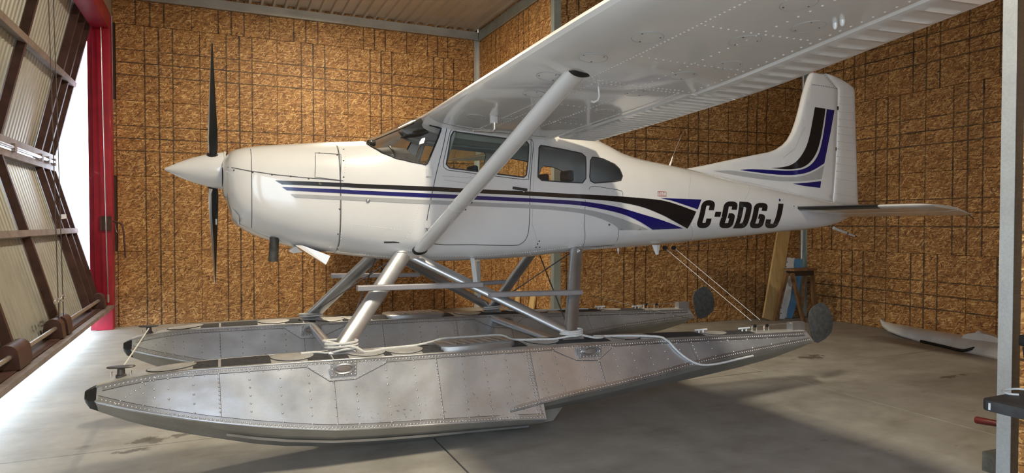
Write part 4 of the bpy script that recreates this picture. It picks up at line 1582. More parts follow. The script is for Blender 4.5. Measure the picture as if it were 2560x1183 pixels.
# aft belly pulley block and rudder cables, tail steps
for k, (px, py) in enumerate(((1662, 620), (1684, 620))):
    c = at(px, py, Y=YC - .2)
    MB().lathe([(-.012, .022), (.012, .022)], c, (0, 1, 0), 14).build('cable_pulley', 'rubber', plane, 40)
MB().tube([at(1690, 618, Y=YC - .2), at(1900, 592, Y=YC - .2)], .003, 6).build('rudder_cable', 'cable_steel', plane, 60)

# ---- cabin interior
MB().box((1.12, YC - .42, 1.54), (3.4, YC + .42, 1.58)).build('cabin_floor', 'interior_light', plane)
gs = MB().loft([[(x, YC + a * w, z0 + (z1 - z0) * t) for a, t in ((-1, 0), (-1, .55), (-.85, .9), (-.5, 1), (.5, 1), (.85, .9), (1, .55), (1, 0))] for x, w, z0, z1 in ((1.10, .30, 1.7, 2.30), (1.20, .38, 1.7, 2.335), (1.32, .43, 1.7, 2.35), (1.46, .455, 1.75, 2.345), (1.52, .455, 1.85, 2.30))]).build('instrument_panel', 'interior_dark', plane, 50)
MB().tube([(1.33, YC + a * .432, 1.7 + .65 * t + .004) for a, t in ((-1, .0), (-1, .55), (-.85, .9), (-.5, 1), (.5, 1), (.85, .9), (1, .55), (1, 0))], .008, 6).build('glareshield_seam', 'rubber', gs, 60)
comp = at(950, 343, Y=YC)
MB().lathe([(-.02, .02), (-.015, .03), (.045, .03), (.05, .02)], (1.20, YC, 2.405), (1, 0, 0), 16).build('compass', 'rubber', plane, 40)
MB().tube([(1.20, YC, 2.41), (1.6, YC, 2.60)], .006, 6).build('windshield_brace', 'rubber', plane, 60)


def seat(x, y, z):
    s = empty('seat_tmp', (0, 0, 0))
    bpy.data.objects.remove(s)
    m = MB().box((x - .24, y - .22, z), (x + .22, y + .22, z + .14))
    so = m.build('seat', 'seat_cloth', plane)
    bevel(so, .04, 3)
    bk = MB().loft([[(x + .20 + k * .10 + dx, y + dy, z + .12 + k * .42) for dx, dy in ((-.05, -.21 + .05 * k), (.05, -.21 + .05 * k), (.05, .21 - .05 * k), (-.05, .21 - .05 * k))] for k in (0, .5, 1)]).build('backrest', 'seat_cloth', so)
    bevel(bk, .03, 3)
    hr = MB().box((x + .28, y - .10, z + .55), (x + .34, y + .10, z + .66)).build('headrest', 'seat_cloth', so)
    bevel(hr, .03, 3)


for x in (1.95, 2.72):
    for s in (-1, 1):
        seat(x, YC + s * .26, 1.60 if x < 2.2 else 1.54)
for s in (-1, 1):
    vz = MB().loft([[(1.56 + .20 * t, YC + s * (.06 + .30 * u), 2.50 + .03 * t + .012 * k) for t, u in ((0, .1), (0, .9), (.3, 1), (1, .95), (1, .05), (.3, 0))] for k in (0, 1)]).build('sun_visor', 'interior_dark', plane)
for s in (-1, 1):
    MB().tube([(1.66, YC + s * .50, 2.0), (1.84, YC + s * .46, 2.52)], .02, 8).build('door_post', 'interior_light', plane, 60)
for s in (-1, 1):
    y = YC + s * .24
    m = MB().tube([(1.46, y, 2.0), (1.60, y, 2.0)], .012, 8)
    m.tube([(1.60, y - .15, 2.09), (1.60, y - .16, 2.0), (1.60, y - .07, 1.965), (1.60, y + .07, 1.965), (1.60, y + .16, 2.0), (1.60, y + .15, 2.09)], .012, 8)
    m.build('control_yoke', 'rubber', plane, 60)
MB().tube([(1.47, YC - .42, 2.14), (1.62, YC - .43, 2.2), (1.64, YC - .43, 2.28)], .02, 8).build('panel_lamp', 'rubber', plane, 60)

# ---- floats
FN, FF = 4.90, 6.70            # centre planes of the two floats
c_zf = pchip([-.735, -.5, -.03, .34, .68, 1.04, 1.45, 2.28], [.580, .520, .415, .345, .292, .262, .238, .190])
c_za = pchip([2.0, 2.42, 3.14, 4.09, 5.38], [.262, .318, .380, .470, .525])
k_zf = pchip([-.735, -.51, -.05, .37, .74, 1.07, 1.5, 2.3], [.500, .390, .235, .122, .068, .042, .022, .018])
k_za = pchip([2.28, 2.64, 3.66, 4.9, 5.38], [.125, .135, .220, .340, .430])
f_b = pchip([-.735, -.6, -.4, -.1, .3, .8, 2.3, 3.3, 4.3, 5.38], [.085, .145, .215, .285, .333, .36, .36, .325, .26, .165])
f_bd = lambda X: f_b(X) * .50
_g = []
for _q in ((242, 968), (284, 957), (326, 948), (400, 935), (480, 926.5), (590, 918.5), (700, 910.5), (823, 902.5), (965, 894), (1088, 885), (1203, 877), (1312, 870), (1444, 860.5), (1544, 855.5), (1637, 849.5), (1782, 842), (1910, 835.6), (2032, 829)):
    _Y = FN - .15
    for _ in range(6):
        _p = at(*_q, Y=_Y)
        _Y = FN - f_bd(_p.x)
    _g.append((_p.x, _p.z))
g_z = pchip([-.74] + [p[0] for p in _g], [_g[0][1] - .004] + [p[1] for p in _g])


def f_zs(X):
    t = min(max((X - 1.1) / 1.1, 0), 1)
    t = t * t * (3 - 2 * t)
    return c_zf(X) * (1 - t) + c_za(X) * t


def side_b(X, z):
    zg, bd = g_z(X), f_bd(X)
    return bd + (f_b(X) - bd) * (zg - z) / max(zg - f_zs(X), .02)


def fsec(X, aft):
    b, zg = f_b(X), g_z(X)
    zc, zk = (c_za(X), k_za(X)) if aft else (c_zf(X), k_zf(X))
    b = side_b(X, zc)
    h = [(0.012, zk), (b * .5, zk + (zc - zk) * .42), (b * .86, zk + (zc - zk) * .70), (b * .985, zc - .012), (b, zc), (f_bd(X), zg)]
    return [(X, FN - y, z) for y, z in h] + [(X, FN + y, z) for y, z in h[::-1]]


def deck_z(X, y):
    b = f_bd(X)
    q = min(1, abs(y) / b)
    return g_z(X) + .012 * (1 - q**2.2) + .003


def float_side(px, py):
    Y = FN - .36
    for _ in range(6):
        p = at(px, py, Y=Y)
        Y = FN - side_b(p.x, p.z)
    return at(px, py, Y=Y)


def fx(px, Y=FN - .1):
    return at(px, 880, Y=Y).x


FXS = [-.735, -.70, -.64, -.56, -.46, -.34, -.18, 0, .2, .4, .7, 1.0, 1.4, 1.8, 2.1, 2.28]
AXS = [2.28, 2.6, 3.0, 3.4, 3.8, 4.2, 4.6, 5.0, 5.38]
mb = MB()
mb.loft([fsec(x, False) for x in FXS])
nf = len(mb.f)
mb.loft([fsec(x, True) for x in AXS])
hull = mb.build('float', 'float_silver', plane, 22, fix=True)
hull.data.materials.append(MAT['float_bottom_shaded'])
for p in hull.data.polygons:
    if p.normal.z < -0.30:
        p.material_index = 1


def dk(X):
    b = f_bd(X)
    ys_ = [-1, -.985, -.9, -.7, -.45, -.2, 0, .2, .45, .7, .9, .985, 1]
    return [(X, FN + y * b, (deck_z(X, y * b) if abs(y) < .99 else g_z(X) - .004)) for y in ys_]


MB().loft([dk(x) for x in FXS + AXS[1:]], closed=False, cap0=False, cap1=False).build('deck', 'deck_silver', hull, 45)
r0 = fsec(-.735, False)
zc0 = .585
rb = [[(-.735 + .004, FN + (y - FN) * 1.02, zc0 + (z - zc0) * 1.04) for x, y, z in r0], [(-.775, FN + (y - FN) * .82, zc0 + (z - zc0) * .80) for x, y, z in r0], [(-.80, FN + (y - FN) * .5, zc0 + .012 + (z - zc0) * .46) for x, y, z in r0]]
MB().loft(rb).build('bow_bumper', 'rubber', hull, 50)
# gunwale, chine and keel strips
for s in (-1, 1):
    MB().tube([(x, FN + s * f_bd(x), g_z(x) + .001) for x in FXS + AXS[1:]], .007, 6).build('gunwale_strip', 'strut_silver', hull, 60)
    MB().tube([(x, FN + s * side_b(x, c_zf(x)), c_zf(x)) for x in FXS], .008, 6).build('chine_strip', 'strut_silver', hull, 60)
    MB().tube([(x, FN + s * (side_b(x, c_za(x)) + .001), c_za(x)) for x in [1.99, 2.12] + AXS], .008, 6).build('chine_strip', 'strut_silver', hull, 60)
    # spray rail under the chine
    rr = []
    for x in [0.02, .2, .4, .7, 1.0, 1.4, 1.8, 2.2]:
        zc, zk = c_zf(x), k_zf(x)
        b = side_b(x, zc)
        rr.append([(x, FN + s * (b * .60), zk + (zc - zk) * .46), (x, FN + s * (b * .645), zk + (zc - zk) * .44 - .006), (x, FN + s * (b * .665), zk + (zc - zk) * .50)])
    MB().loft(rr).build('spray_rail', 'strut_silver', hull, 30)
MB().tube([(x, FN, k_zf(x) + .004) for x in FXS], .010, 6).build('keel_strip', 'strut_silver', hull, 60)
# keel skeg behind the step, with its lightening hole
sk = [(2.20, .018), (2.33, .018), (2.55, .030), (2.64, .135), (2.26, .15)]
hol = [(2.36 + .022 * math.cos(2 * PI * k / 14), .075 + .022 * math.sin(2 * PI * k / 14)) for k in range(14)]
V2, T = fill2d(sk, [hol])
m = MB()
n = len(V2)
m.add([(x, FN - .006, z) for x, z in V2] + [(x, FN + .006, z) for x, z in V2], list(T) + [tuple(n + i for i in f[::-1]) for f in T])
m.build('keel_skeg', 'float_bottom_shaded', hull)

# rivets of the near side
m = MB()


def srow(pts, pitch, r=.0076):
    for x, z in dens(pts, pitch, False):
        m.rivet((x, FN - side_b(x, z) - .0010, z), (0, -1, .3), r)


line = lambda f, a, b, dz, n=60: [(a + (b - a) * k / n, f(a + (b - a) * k / n) + dz) for k in range(n + 1)]
srow(line(g_z, -.68, 5.3, -.016), .024)
srow(line(c_zf, -.70, 2.26, .014), .022)
srow(line(c_za, 2.0, 5.34, .014), .022)
srow(line(g_z, -.2, 5.2, -.040), .075, .004)
for px, dense in ((348, 0), (378, 0), (415, 0), (480, 0), (545, 1), (623, 0), (700, 0), (772, 0), (833, 0), (888, 0), (967, 0), (1038, 0), (1095, 1), (1158, 0), (1215, 0), (1268, 0), (1322, 1), (1329, 1), (1352, 0), (1391, 0), (1457, 0), (1498, 1), (1541, 0), (1586, 0), (1628, 0), (1668, 0), (1706, 0), (1743, 1), (1787, 0), (1836, 0), (1888, 0), (1940, 0), (1990, 0)):
    x = fx(px, FN - .25)
    zc = (c_zf if x < 2.27 else c_za)(x)
    srow([(x, g_z(x) - .035), (x + .012, zc + .035)], .024 if dense else .047)
srow([(-.62, .56), (-.40, .70)], .03)
# rivets along the far gunwale and on the deck edge
for x in np.arange(-.66, 5.3, .026):
    for s in (-1, 1):
        b = f_bd(x) * .93
        m.rivet((x, FN + s * b, deck_z(x, b)), (0, 0, 1), .0045)
for x in np.arange(-.60, 2.2, .035):
    zc, zk = c_zf(x), k_zf(x)
    b = side_b(x, zc)
    m.rivet((x, FN - b * .45, zk + (zc - zk) * .38), (0, -.4, -1), .0045)
m.build('float_rivets', 'strut_silver', hull, 40, 'stuff')
# riveted edge bands of the side
sy = lambda o: (lambda a, b: FN - side_b(a, b) - o)
ribbon('gunwale_band', line(g_z, -.70, 5.32, -.016), .030, 'strut_silver', hull, 0, False, sy(.0012))
ribbon('band_seam', line(g_z, -.70, 5.32, -.032), .003, 'seam_dark', hull, 0, False, sy(.0016))
ribbon('chine_band', line(c_zf, -.72, 2.27, .018), .030, 'strut_silver', hull, 0, False, sy(.0012))
ribbon('band_seam', line(c_zf, -.72, 2.27, .035), .003, 'seam_dark', hull, 0, False, sy(.0016))
ribbon('chine_band', line(c_za, 2.02, 5.36, .018), .030, 'strut_silver', hull, 0, False, sy(.0016))
# panel joints of the side
for px in (545, 833, 1095, 1331, 1498, 1735):
    x = fx(px, FN - .25)
    zc = (c_zf if x < 2.27 else c_za)(x)
    ribbon('panel_joint', [(x + .006, g_z(x) - .02), (x + .018, zc + .02)], .0025, 'seam_dark', hull, 0, False, lambda a, b: FN - side_b(a, b) - .0006)


# strut fittings on the side: doubler, plate, oval socket
def fitting(pcx, poly):
    xz = [(p.x, p.z) for p in (float_side(*q) for q in poly)]
    V2, T = fill2d(dens(xz, .04), (), .05)
    mm = MB()
    n = len(V2)
    mm.add([(x, FN - side_b(x, z) - .0025, z) for x, z in V2] + [(x, FN - side_b(x, z) + .001, z) for x, z in V2], list(T))
    P = dens(xz, .04)
    d = mm.build('doubler_plate', 'float_silver', hull)
    ribbon('doubler_edge', xz, .003, 'seam_dark', hull, 0, True, lambda a, b: FN - side_b(a, b) - .003)
    mm = MB()
    for x, z in dens([(a + (sum(p[0] for p in xz) / len(xz) - a) * .06, b + (sum(p[1] for p in xz) / len(xz) - b) * .10) for a, b in xz], .032):
        mm.rivet((x, FN - side_b(x, z) - .003, z), (0, -1, 0), .005)
    mm.build('doubler_rivets', 'strut_silver', hull, 40, 'stuff')
    (x0, z0), (x1, z1) = [(p.x, p.z) for p in (float_side(*q) for q in pcx)]
    yb = lambda x: FN - side_b(x, z0) - .003
    pl = MB().prism([(x0, yb(x0), z0), (x1, yb(x1), z0), (x1, yb(x1), z1), (x0, yb(x0), z1)], (0, -.008, 0)).build('fitting_plate', 'strut_silver', hull)
    xc, zc_ = (x0 + x1) / 2, (z0 + z1) / 2
    a, b = abs(x1 - x0) * .40, abs(z1 - z0) * .32
    yy = yb(xc) - .010
    for k, t in ((1.0, .010), (.80, .006)):
        MB().tube([(xc + a * k * math.cos(2 * PI * q / 28), yy, zc_ + b * k * math.sin(2 * PI * q / 28)) for q in range(29)], t * .7, 6, False).build('socket_rim', 'strut_silver', hull, 60)
    MB().loft([[(xc + a * .78 * math.cos(2 * PI * q / 28), yy + .004, zc_ + b * .78 * math.sin(2 * PI * q / 28)) for q in range(28)], [(xc + a * .6 * math.cos(2 * PI * q / 28), yy - .006, zc_ + b * .6 * math.sin(2 * PI * q / 28)) for q in range(28)]]).build('socket_plug', 'girt_steel', hull, 40)
    mm = MB()
    for i in range(7):
        t = i / 6
        for z_ in (z0 + (z1 - z0) * .08, z0 + (z1 - z0) * .92):
            xx = x0 + (x1 - x0) * (.06 + .88 * t)
            mm.rivet((xx, yb(xx) - .008, z_), (0, -1, 0), .008, .006)
    for i in range(1, 4):
        for xx in (x0 + (x1 - x0) * .06, x0 + (x1 - x0) * .94):
            mm.rivet((xx, yb(xx) - .008, z0 + (z1 - z0) * i / 4), (0, -1, 0), .008, .006)
    mm.build('fitting_bolts', 'pipe_steel', hull, 40, 'stuff')


f5 = lambda q: [(700 + a / 3.657, 820 + b / 3.657) for a, b in q]
f6 = lambda q: [(1300 + a / 3.114, 720 + b / 3.114) for a, b in q]
fitting(f5([(460, 448), (690, 285)]), f5([(250, 335), (250, 362), (455, 488), (695, 468), (972, 322), (974, 290)]))
fitting(f6([(455, 545), (605, 430)]), f6([(255, 462), (265, 490), (440, 565), (610, 563), (712, 470), (714, 445)]))

# deck: anti-skid panels, hatches, step pad, cleats
def deck_strip(a, b, w=.86):
    n = max(2, int((b - a) / .08))
    rr = []
    for k in range(n + 1):
        x = a + (b - a) * k / n
        bb = f_bd(x) * w
        rr.append([(x, FN + y * bb, deck_z(x, y * bb) + .0022) for y in (-1, -.8, -.5, -.2, 0, .2, .5, .8, 1)])
    MB().loft(rr, closed=False, cap0=False, cap1=False).build('antiskid_panel', 'antiskid', hull, 60)


for a, b in ((482, 545), (552, 677), (768, 828), (832, 870), (958, 977), (1053, 1105), (1274, 1312), (1383, 1521), (1557, 1598), (1640, 1762), (1794, 1890)):
    deck_strip(fx(a), fx(b))
for px in (430, 730, 913, 1008, 1353, 1560, 1780):
    x = fx(px, FN)
    a, b = (.15, f_bd(x) * .80)
    ring = lambda k, h: [(x + a * k * math.cos(2 * PI * q / 32), FN + b * k * math.sin(2 * PI * q / 32), deck_z(x + a * k * math.cos(2 * PI * q / 32), b * k * math.sin(2 * PI * q / 32)) + h) for q in range(32)]
    hc = MB().loft([ring(1, .0), ring(1, .004), ring(.96, .006), ring(.5, .006)]).build('hatch_cover', 'deck_silver', hull, 40)
    mm = MB()
    for q in ring(.9, .006)[::3]:
        mm.rivet(q, (0, 0, 1), .005)
    mm.build('hatch_screws', 'strut_silver', hull, 40, 'stuff')
    MB().tube(ring(1.0, .002) + [ring(1.0, .002)[0]], .004, 5, False).build('hatch_seal', 'seam_dark', hull, 60)
xa, xb = fx(1092, FN), fx(1272, FN)
pad = MB().loft([[(xa + .05 + d, FN - .15 + d, deck_z(1.5, 0) + h), (xb - .05 - d, FN - .15 + d, deck_z(1.8, 0) + h), (xb - d, FN - .11 + d * .5, deck_z(1.8, 0) + h), (xb - d, FN + .11 - d * .5, deck_z(1.8, 0) + h), (xb - .05 - d, FN + .15 - d, deck_z(1.8, 0) + h), (xa + .05 + d, FN + .15 - d, deck_z(1.5, 0) + h), (xa + d, FN + .11 - d * .5, deck_z(1.5, 0) + h), (xa + d, FN - .11 + d * .5, deck_z(1.5, 0) + h)] for d, h in ((0, -.03), (0, .020), (.012, .028))]).build('step_pad', 'strut_silver', hull, 40)
for k in range(7):
    x = xa + .09 + (xb - xa - .18) * k / 6
    MB().bar((x + .03, FN - .10, deck_z(1.6, 0) + .030), (x - .02, FN + .10, deck_z(1.6, 0) + .030), .022, .012, c=.004).build('pad_rib', 'pipe_steel', hull)


def bollard(x, s=1.0):
    z = deck_z(x, 0)
    o = MB().lathe([(-.01, .032 * s), (.012, .032 * s), (.016, .024 * s), (.05 * s, .022 * s), (.058 * s, .03 * s)], (x, FN, z), (0, 0, 1), 16).build('cleat', 'cable_steel', hull, 40)
    MB().loft([[(x + .085 * s * k * math.cos(2 * PI * q / 20), FN + .030 * k * math.sin(2 * PI * q / 20), z + h * s) for q in range(20)] for k, h in ((.85, .056), (1, .062), (.9, .070))]).build('cleat_top', 'cable_steel', hull, 40)
    for dx in (-.055, .055):
        MB().tube([(x + dx * s, FN - .02, z + .006), (x + dx * s, FN - .02, z + .03), (x + dx * s, FN + .02, z + .03), (x + dx * s, FN + .02, z + .006)], .005, 6).build('eye_bolt', 'pipe_steel', hull, 60)


bollard(fx(302, FN))
# stern cleats, pulleys, rudder linkage and water rudder
for px in (1752, 1860):
    x = fx(px, FN)
    z = deck_z(x, 0)
    MB().tube([(x - .07, FN, z + .03), (x + .07, FN, z + .03)], .009, 8).tube([(x - .025, FN, z), (x - .025, FN, z + .03)], .008, 8).tube([(x + .025, FN, z), (x + .025, FN, z + .03)], .008, 8).build('deck_cleat', 'outside_white', hull, 60)
for px in (1885, 1915):
    x = fx(px, FN)
    z = deck_z(x, 0)
    MB().tube([(x - .03, FN, z), (x - .03, FN, z + .045), (x + .03, FN, z + .045), (x + .03, FN, z)], .005, 6).build('cable_guide', 'pipe_steel', hull, 60)
    MB().lathe([(-.008, .016), (.008, .016)], (x, FN - .01, z + .05), (0, 1, 0), 12).build('cable_pulley', 'rubber', hull, 40)
MB().tube([(fx(1870, FN), FN, deck_z(4.6, 0) + .045), (5.36, FN, g_z(5.3) + .08)], .004, 6).build('linkage_rod', 'pipe_steel', hull, 60)
MB().box((5.24, FN - .04, g_z(5.3)), (5.40, FN + .04, g_z(5.3) + .09)).build('rudder_bracket', 'strut_silver', hull)
wr = [(2023, 800), (2024, 785), (2028, 774), (2036, 766), (2046, 760), (2058, 756), (2070, 766), (2077, 779), (2082, 795), (2083, 815), (2079, 832), (2064, 848), (2046, 858), (2038, 855), (2032, 845), (2027, 825)]
wp_ = [(p.x, p.z) for p in (at(a, b, Y=FN - .01) for a, b in wr)]
m = MB()
m.prism([(x, FN - .008, z) for x, z in wp_], (0, .016, 0))
wro = m.build('water_rudder', 'rudder_grey', hull)
bevel(wro, .004, 2)

# far float: a copy with all its fittings
def copy_tree(o, parent):
    c = o.copy()
    col.objects.link(c)
    c.parent = parent
    for ch in o.children:
        copy_tree(ch, c)
    return c


far = copy_tree(hull, plane)
far.matrix_basis = Matrix.Translation((0, FF - FN, 0.004)) @ far.matrix_basis

# ---- struts between floats and fuselage
def faired(name, a, b, ch, tk, mat='strut_silver', fwd=(1, 0, 0), parent=None):
    a, b = Vector(a), Vector(b)
    d = (b - a).normalized()
    f = Vector(fwd)
    f = (f - d * f.dot(d)).normalized()
    t = d.cross(f)
    ring = lambda p: [p + f * (ch / 2 * math.cos(2 * PI * k / 24)) + t * (tk / 2 * math.sin(2 * PI * k / 24) * (1 - .3 * math.cos(2 * PI * k / 24))) for k in range(24)]
    o = MB().loft([ring(a), ring(b)]).build(name, mat, parent or plane, 40)
    mm = MB()
    L = (b - a).length
    for e0 in (0.06, L - .06):
        for k in range(6):
            p = a + d * (e0 + (.022 * k if e0 < L / 2 else -.022 * k)) + f * (ch * .30 - ch * .1 * (k % 2))
            mm.rivet(p - t * (tk * .43), -t if t.y > 0 else t, .006)
    return o


for s, yf in ((-1, FN), (1, FF)):
    yt = YC + s * .42
    fb, ft = (.80, yf, .775), (1.40, yt, 1.455)
    rb_, rt = (2.72, yf, .745), (3.045, yt, 1.455)
    faired('front_strut', fb, ft, .135, .062)
    faired('rear_strut', rb_, rt, .125, .06)
    faired('diagonal_strut', (1.47, yt - s * .0, 1.42), (2.66, yf, .79), .085, .050, fwd=(1, 0, .5))
    for p in (fb, rb_):
        MB().loft([[(p[0] + q * dx, p[1] + q * dy, deck_z(p[0], 0) + h) for dx, dy in ((-.10, -.05), (.10, -.05), (.10, .05), (-.10, .05))] for q, h in ((1, -.012), (1, .012), (.6, .045))]).build('strut_shoe', 'strut_silver', plane)
    MB().box((ft[0] - .07, yt - .04, 1.40), (ft[0] + .12, yt + .04, 1.46)).build('strut_fitting', 'strut_silver', plane)
    MB().dome((rt[0], yt + s * .02, 1.44), (0, s, 0), .022, .05).build('strut_bolt', 'pipe_steel', plane, 50)
faired('spreader_bar', (.80, FN + .14, .69), (.80, FF - .17, .70), .085, .07)
faired('spreader_bar', (2.68, FN + .14, .66), (2.68, FF - .17, .675), .085, .07)
# cross bracing rods
for a, b in (((.84, FN + .05, .84), (1.36, YC + .40, 1.43)), ((.84, FF - .05, .84), (1.36, YC - .40, 1.43)), ((2.72, FN + .05, .80), (3.03, YC + .40, 1.44)), ((2.72, FF - .05, .80), (3.03, YC - .40, 1.44))):
    MB().tube([a, b], .0065, 8).build('brace_rod', 'cable_steel', plane, 60)
# boarding steps: flat bars clamped to the struts
for (a, b, Y) in (((893, 721), (1204, 712), 5.07), ((1224, 737), (1452, 731), 5.07), ((828, 690), (1048, 687), 6.55), ((1090, 716), (1272, 704), 6.55)):
    p, q = at(a[0], a[1], Y=Y), at(b[0], b[1], Y=Y)
    o = MB().bar(p, q, .07, .042, c=.006).build('boarding_step', 'step_grey', plane)
for px0, px1, Y0, Y1 in (((1181, 648), (1188, 706), 5.42, 5.10), ((1196, 655), (1198, 742), 6.2, 6.5)):
    MB().bar(at(*px0, Y=Y0), at(*px1, Y=Y1), .035, .02).build('step_hanger', 'outside_white' if Y0 < 6 else 'pale_sheet', plane)
# water rudder cables
for k, (pa, pb, Y0, Y1) in enumerate((((1664, 622), (1878, 802), YC - .2, FN), ((1688, 622), (1900, 800), YC - .2, FN), ((1480, 740), (1760, 805), FF, FN + .3))):
    MB().tube([at(*pa, Y=Y0), at(*pb, Y=Y1)], .0028, 6).build('rudder_cable', 'rope_white' if k < 2 else 'cable_steel', plane, 60)

# ================================================================== THINGS AROUND THE PLANE
# ---- ropes
def rope(name, pts, r, label, k=5):
    P = smooth_poly(pts, False, k)
    o = MB().tube(P, r, 8).build(name, 'rope_white', None, 60)
    return tag(o, label, 'rope')


def coil(cx, cy, z, a, b, n, dz, ph=0):
    return [(cx + a * math.cos(ph + 2 * PI * k / 12), cy + b * math.sin(ph + 2 * PI * k / 12), z + dz * k / 12) for k in range(n * 12 + 1)]


def dz_(x, y=0):
    return deck_z(x, y)


def on_deck(px, dy=0.0, h=.012):
    x = fx(px, FN + dy)
    return (x, FN + dy, dz_(x, dy) + h)


pts = [on_deck(752, .02), on_deck(790, .03), on_deck(822, -.03)]
pts += coil(.80, FN, dz_(.8) + .03, .115, .062, 3, .022, PI)[3:]
pts += [on_deck(890, -.07, .05), on_deck(915, -.06), on_deck(970, .03), on_deck(1040, .08), on_deck(1085, .13, .03), on_deck(1110, .16, .045), on_deck(1180, .18, .045), on_deck(1250, .18, .045), on_deck(1276, .12), on_deck(1300, .03), on_deck(1345, .0), on_deck(1385, -.03)]
pts += coil(2.72, FN - .01, dz_(2.72) + .03, .10, .062, 3, .018, PI)[2:]
pts += [on_deck(1475, -.06, .02), on_deck(1500, -.07), on_deck(1508, -.03), on_deck(1500, .0), on_deck(1485, -.0), on_deck(1545, -.02), on_deck(1600, -.07)]
xe = [f6([q])[0] for q in ((1080, 388), (1125, 400), (1160, 425), (1200, 470), (1270, 532), (1350, 580), (1430, 598), (1550, 585), (1700, 550), (1806, 526))]
for k, q in enumerate(xe):
    p = float_side(*q)
    pts.append((p.x, p.y - .012 - (.006 if k < 2 else 0), p.z + (.01 if k == 0 else 0)))
rope('mooring_rope', pts, .0095, 'white mooring rope wrapped around the struts and trailing along the near float', 4)
pts = [(x, y + FF - FN, z) for x, y, z in coil(.80, FN, dz_(.8) + .03, .11, .06, 2, .02, 0)]
rope('strut_lashing', pts, .008, 'white cord lashed around the front strut foot of the far float', 3)
pts = [(x, y + FF - FN, z) for x, y, z in coil(2.72, FN, dz_(2.72) + .03, .10, .06, 2, .02, 0)] + [(2.95, FF + .02, dz_(2.95) + .012), (3.3, FF - .02, dz_(3.3) + .012), (3.7, FF + .01, dz_(3.7) + .012), (3.95, FF + .0, dz_(3.95) + .012)]
rope('strut_lashing', pts, .008, 'white cord lashed around the rear strut foot and lying along the far float', 3)
xb = fx(302, FN)
xb2 = at(382, 820, Y=FF).x
rope('bow_line', [(xb, FN, dz_(xb) + .045), (xb, (FN + FF) / 2, dz_(xb) + .045), (xb, FF, dz_(xb) + .049)], .0055, 'thin pale line tied between the bow cleats of the two floats', 6)

# ---- leaning plank
b0, t0 = at(1922, 801, Z=FL), at(1958, 585, Y=8.67)
b0.z = FL
d = (t0 - b0).normalized()
sx = Vector((1, 0, 0))
sx = (sx - d * sx.dot(d)).normalized()
nn = d.cross(sx)
t1 = b0 + d * 1.72
o = MB().loft([[p + sx * a + nn * c for a, c in ((-.145, -.02), (.145, -.02), (.145, .02), (-.145, .02))] for p in (b0 + Vector((0, 0, .008)), t1)]).build('plank', 'pine')
bevel(o, .004, 1)
tag(o, 'long pale pine plank leaning on the wall under the tail', 'plank')

# ---- wooden stool
so = at(1995, 803, Z=FL)
st = empty('stool', (so.x, 8.22, FL), 0, 'dark wooden four-legged work stool standing beside the leaning plank', 'stool')
tc = at(2000, 674, Y=8.22)
m = MB().box((tc.x - .27, 8.10, tc.z - .018), (tc.x + .27, 8.34, tc.z + .018)).build('seat', 'stool_wood', st)
bevel(m, .006, 2)
MB().box((tc.x - .22, 8.13, tc.z - .10), (tc.x + .22, 8.31, tc.z - .02)).build('apron', 'wall_back', st)
for (q0, q1, Y0, zf) in (((1967, 684), (1938, 802), 8.13, None), ((1980, 684), (2009, 806), 8.13, None), ((2012, 684), (2001, 792), 8.31, None), ((2030, 684), (2056, 797), 8.31, None)):
    a = at(*q0, Y=Y0)
    b = at(*q1, Z=FL)
    b.y = min(b.y, 8.6)
    b.x = min(b.x, 9.45)
    MB().bar(a, (b.x, b.y, FL + .001), .055, .055).build('leg', 'stool_wood', st)

# ---- skis leaning behind the stool
def board(name, p0, p1, w, th, mat, label, edge=None, curl=.10):
    p0, p1 = Vector(p0), Vector(p1)
    d = (p1 - p0)
    L = d.length
    d = d.normalized()
    s = Vector((1, -.45, 0))
    s = (s - d * s.dot(d)).normalized()
    n_ = d.cross(s)
    rings = []
    for k in range(13):
        t = k / 12
        c = p0 + d * (L * t) + n_ * (curl * (1 - t)**3)
        ww = w * (0.55 + .45 * min(1, t * 3)) * (1 if t < .9 else .82)
        rings.append([c + s * a + n_ * e_ for a, e_ in ((-ww / 2, -th / 2), (ww / 2, -th / 2), (ww / 2, th / 2), (-ww / 2, th / 2))])
    root = empty(name, (p0.x, p0.y, FL), 0, label, 'ski')
    MB().loft(rings).build('ski_board', mat, root, 30)
    if edge:
        MB().loft([[q + s * (-.03) for q in (r[0], r[3])] + [r[3] + s * .004, r[0] + s * .004] for r in rings]).build('ski_edge', edge, root, 30)
    mm = MB()
    for r in rings[1:]:
        mm.rivet((r[0] + r[3]) / 2 - s * .032 if edge else r[0] + s * .01, -n_ if n_.y > 0 else n_, .012, .006)
    mm.build('ski_screws', 'cable_steel', root, 40, 'stuff')
    return root


a, b = at(1960, 799, Z=FL), at(1975, 645, Y=8.69)
board('ski', (a.x, 8.48, FL + .02), (b.x, 8.68, b.z), .15, .03, 'pale_sheet', 'slim grey ski leaning on the wall between the plank and the blue ski')
a, b = at(1986, 799, Z=FL), at(1996, 648, Y=8.66)
board('ski', (a.x, 8.48, FL + .02), (b.x, 8.66, b.z), .17, .03, 'sheet_blue', 'blue ski with a white edge leaning behind the wooden stool', 'pale_sheet')

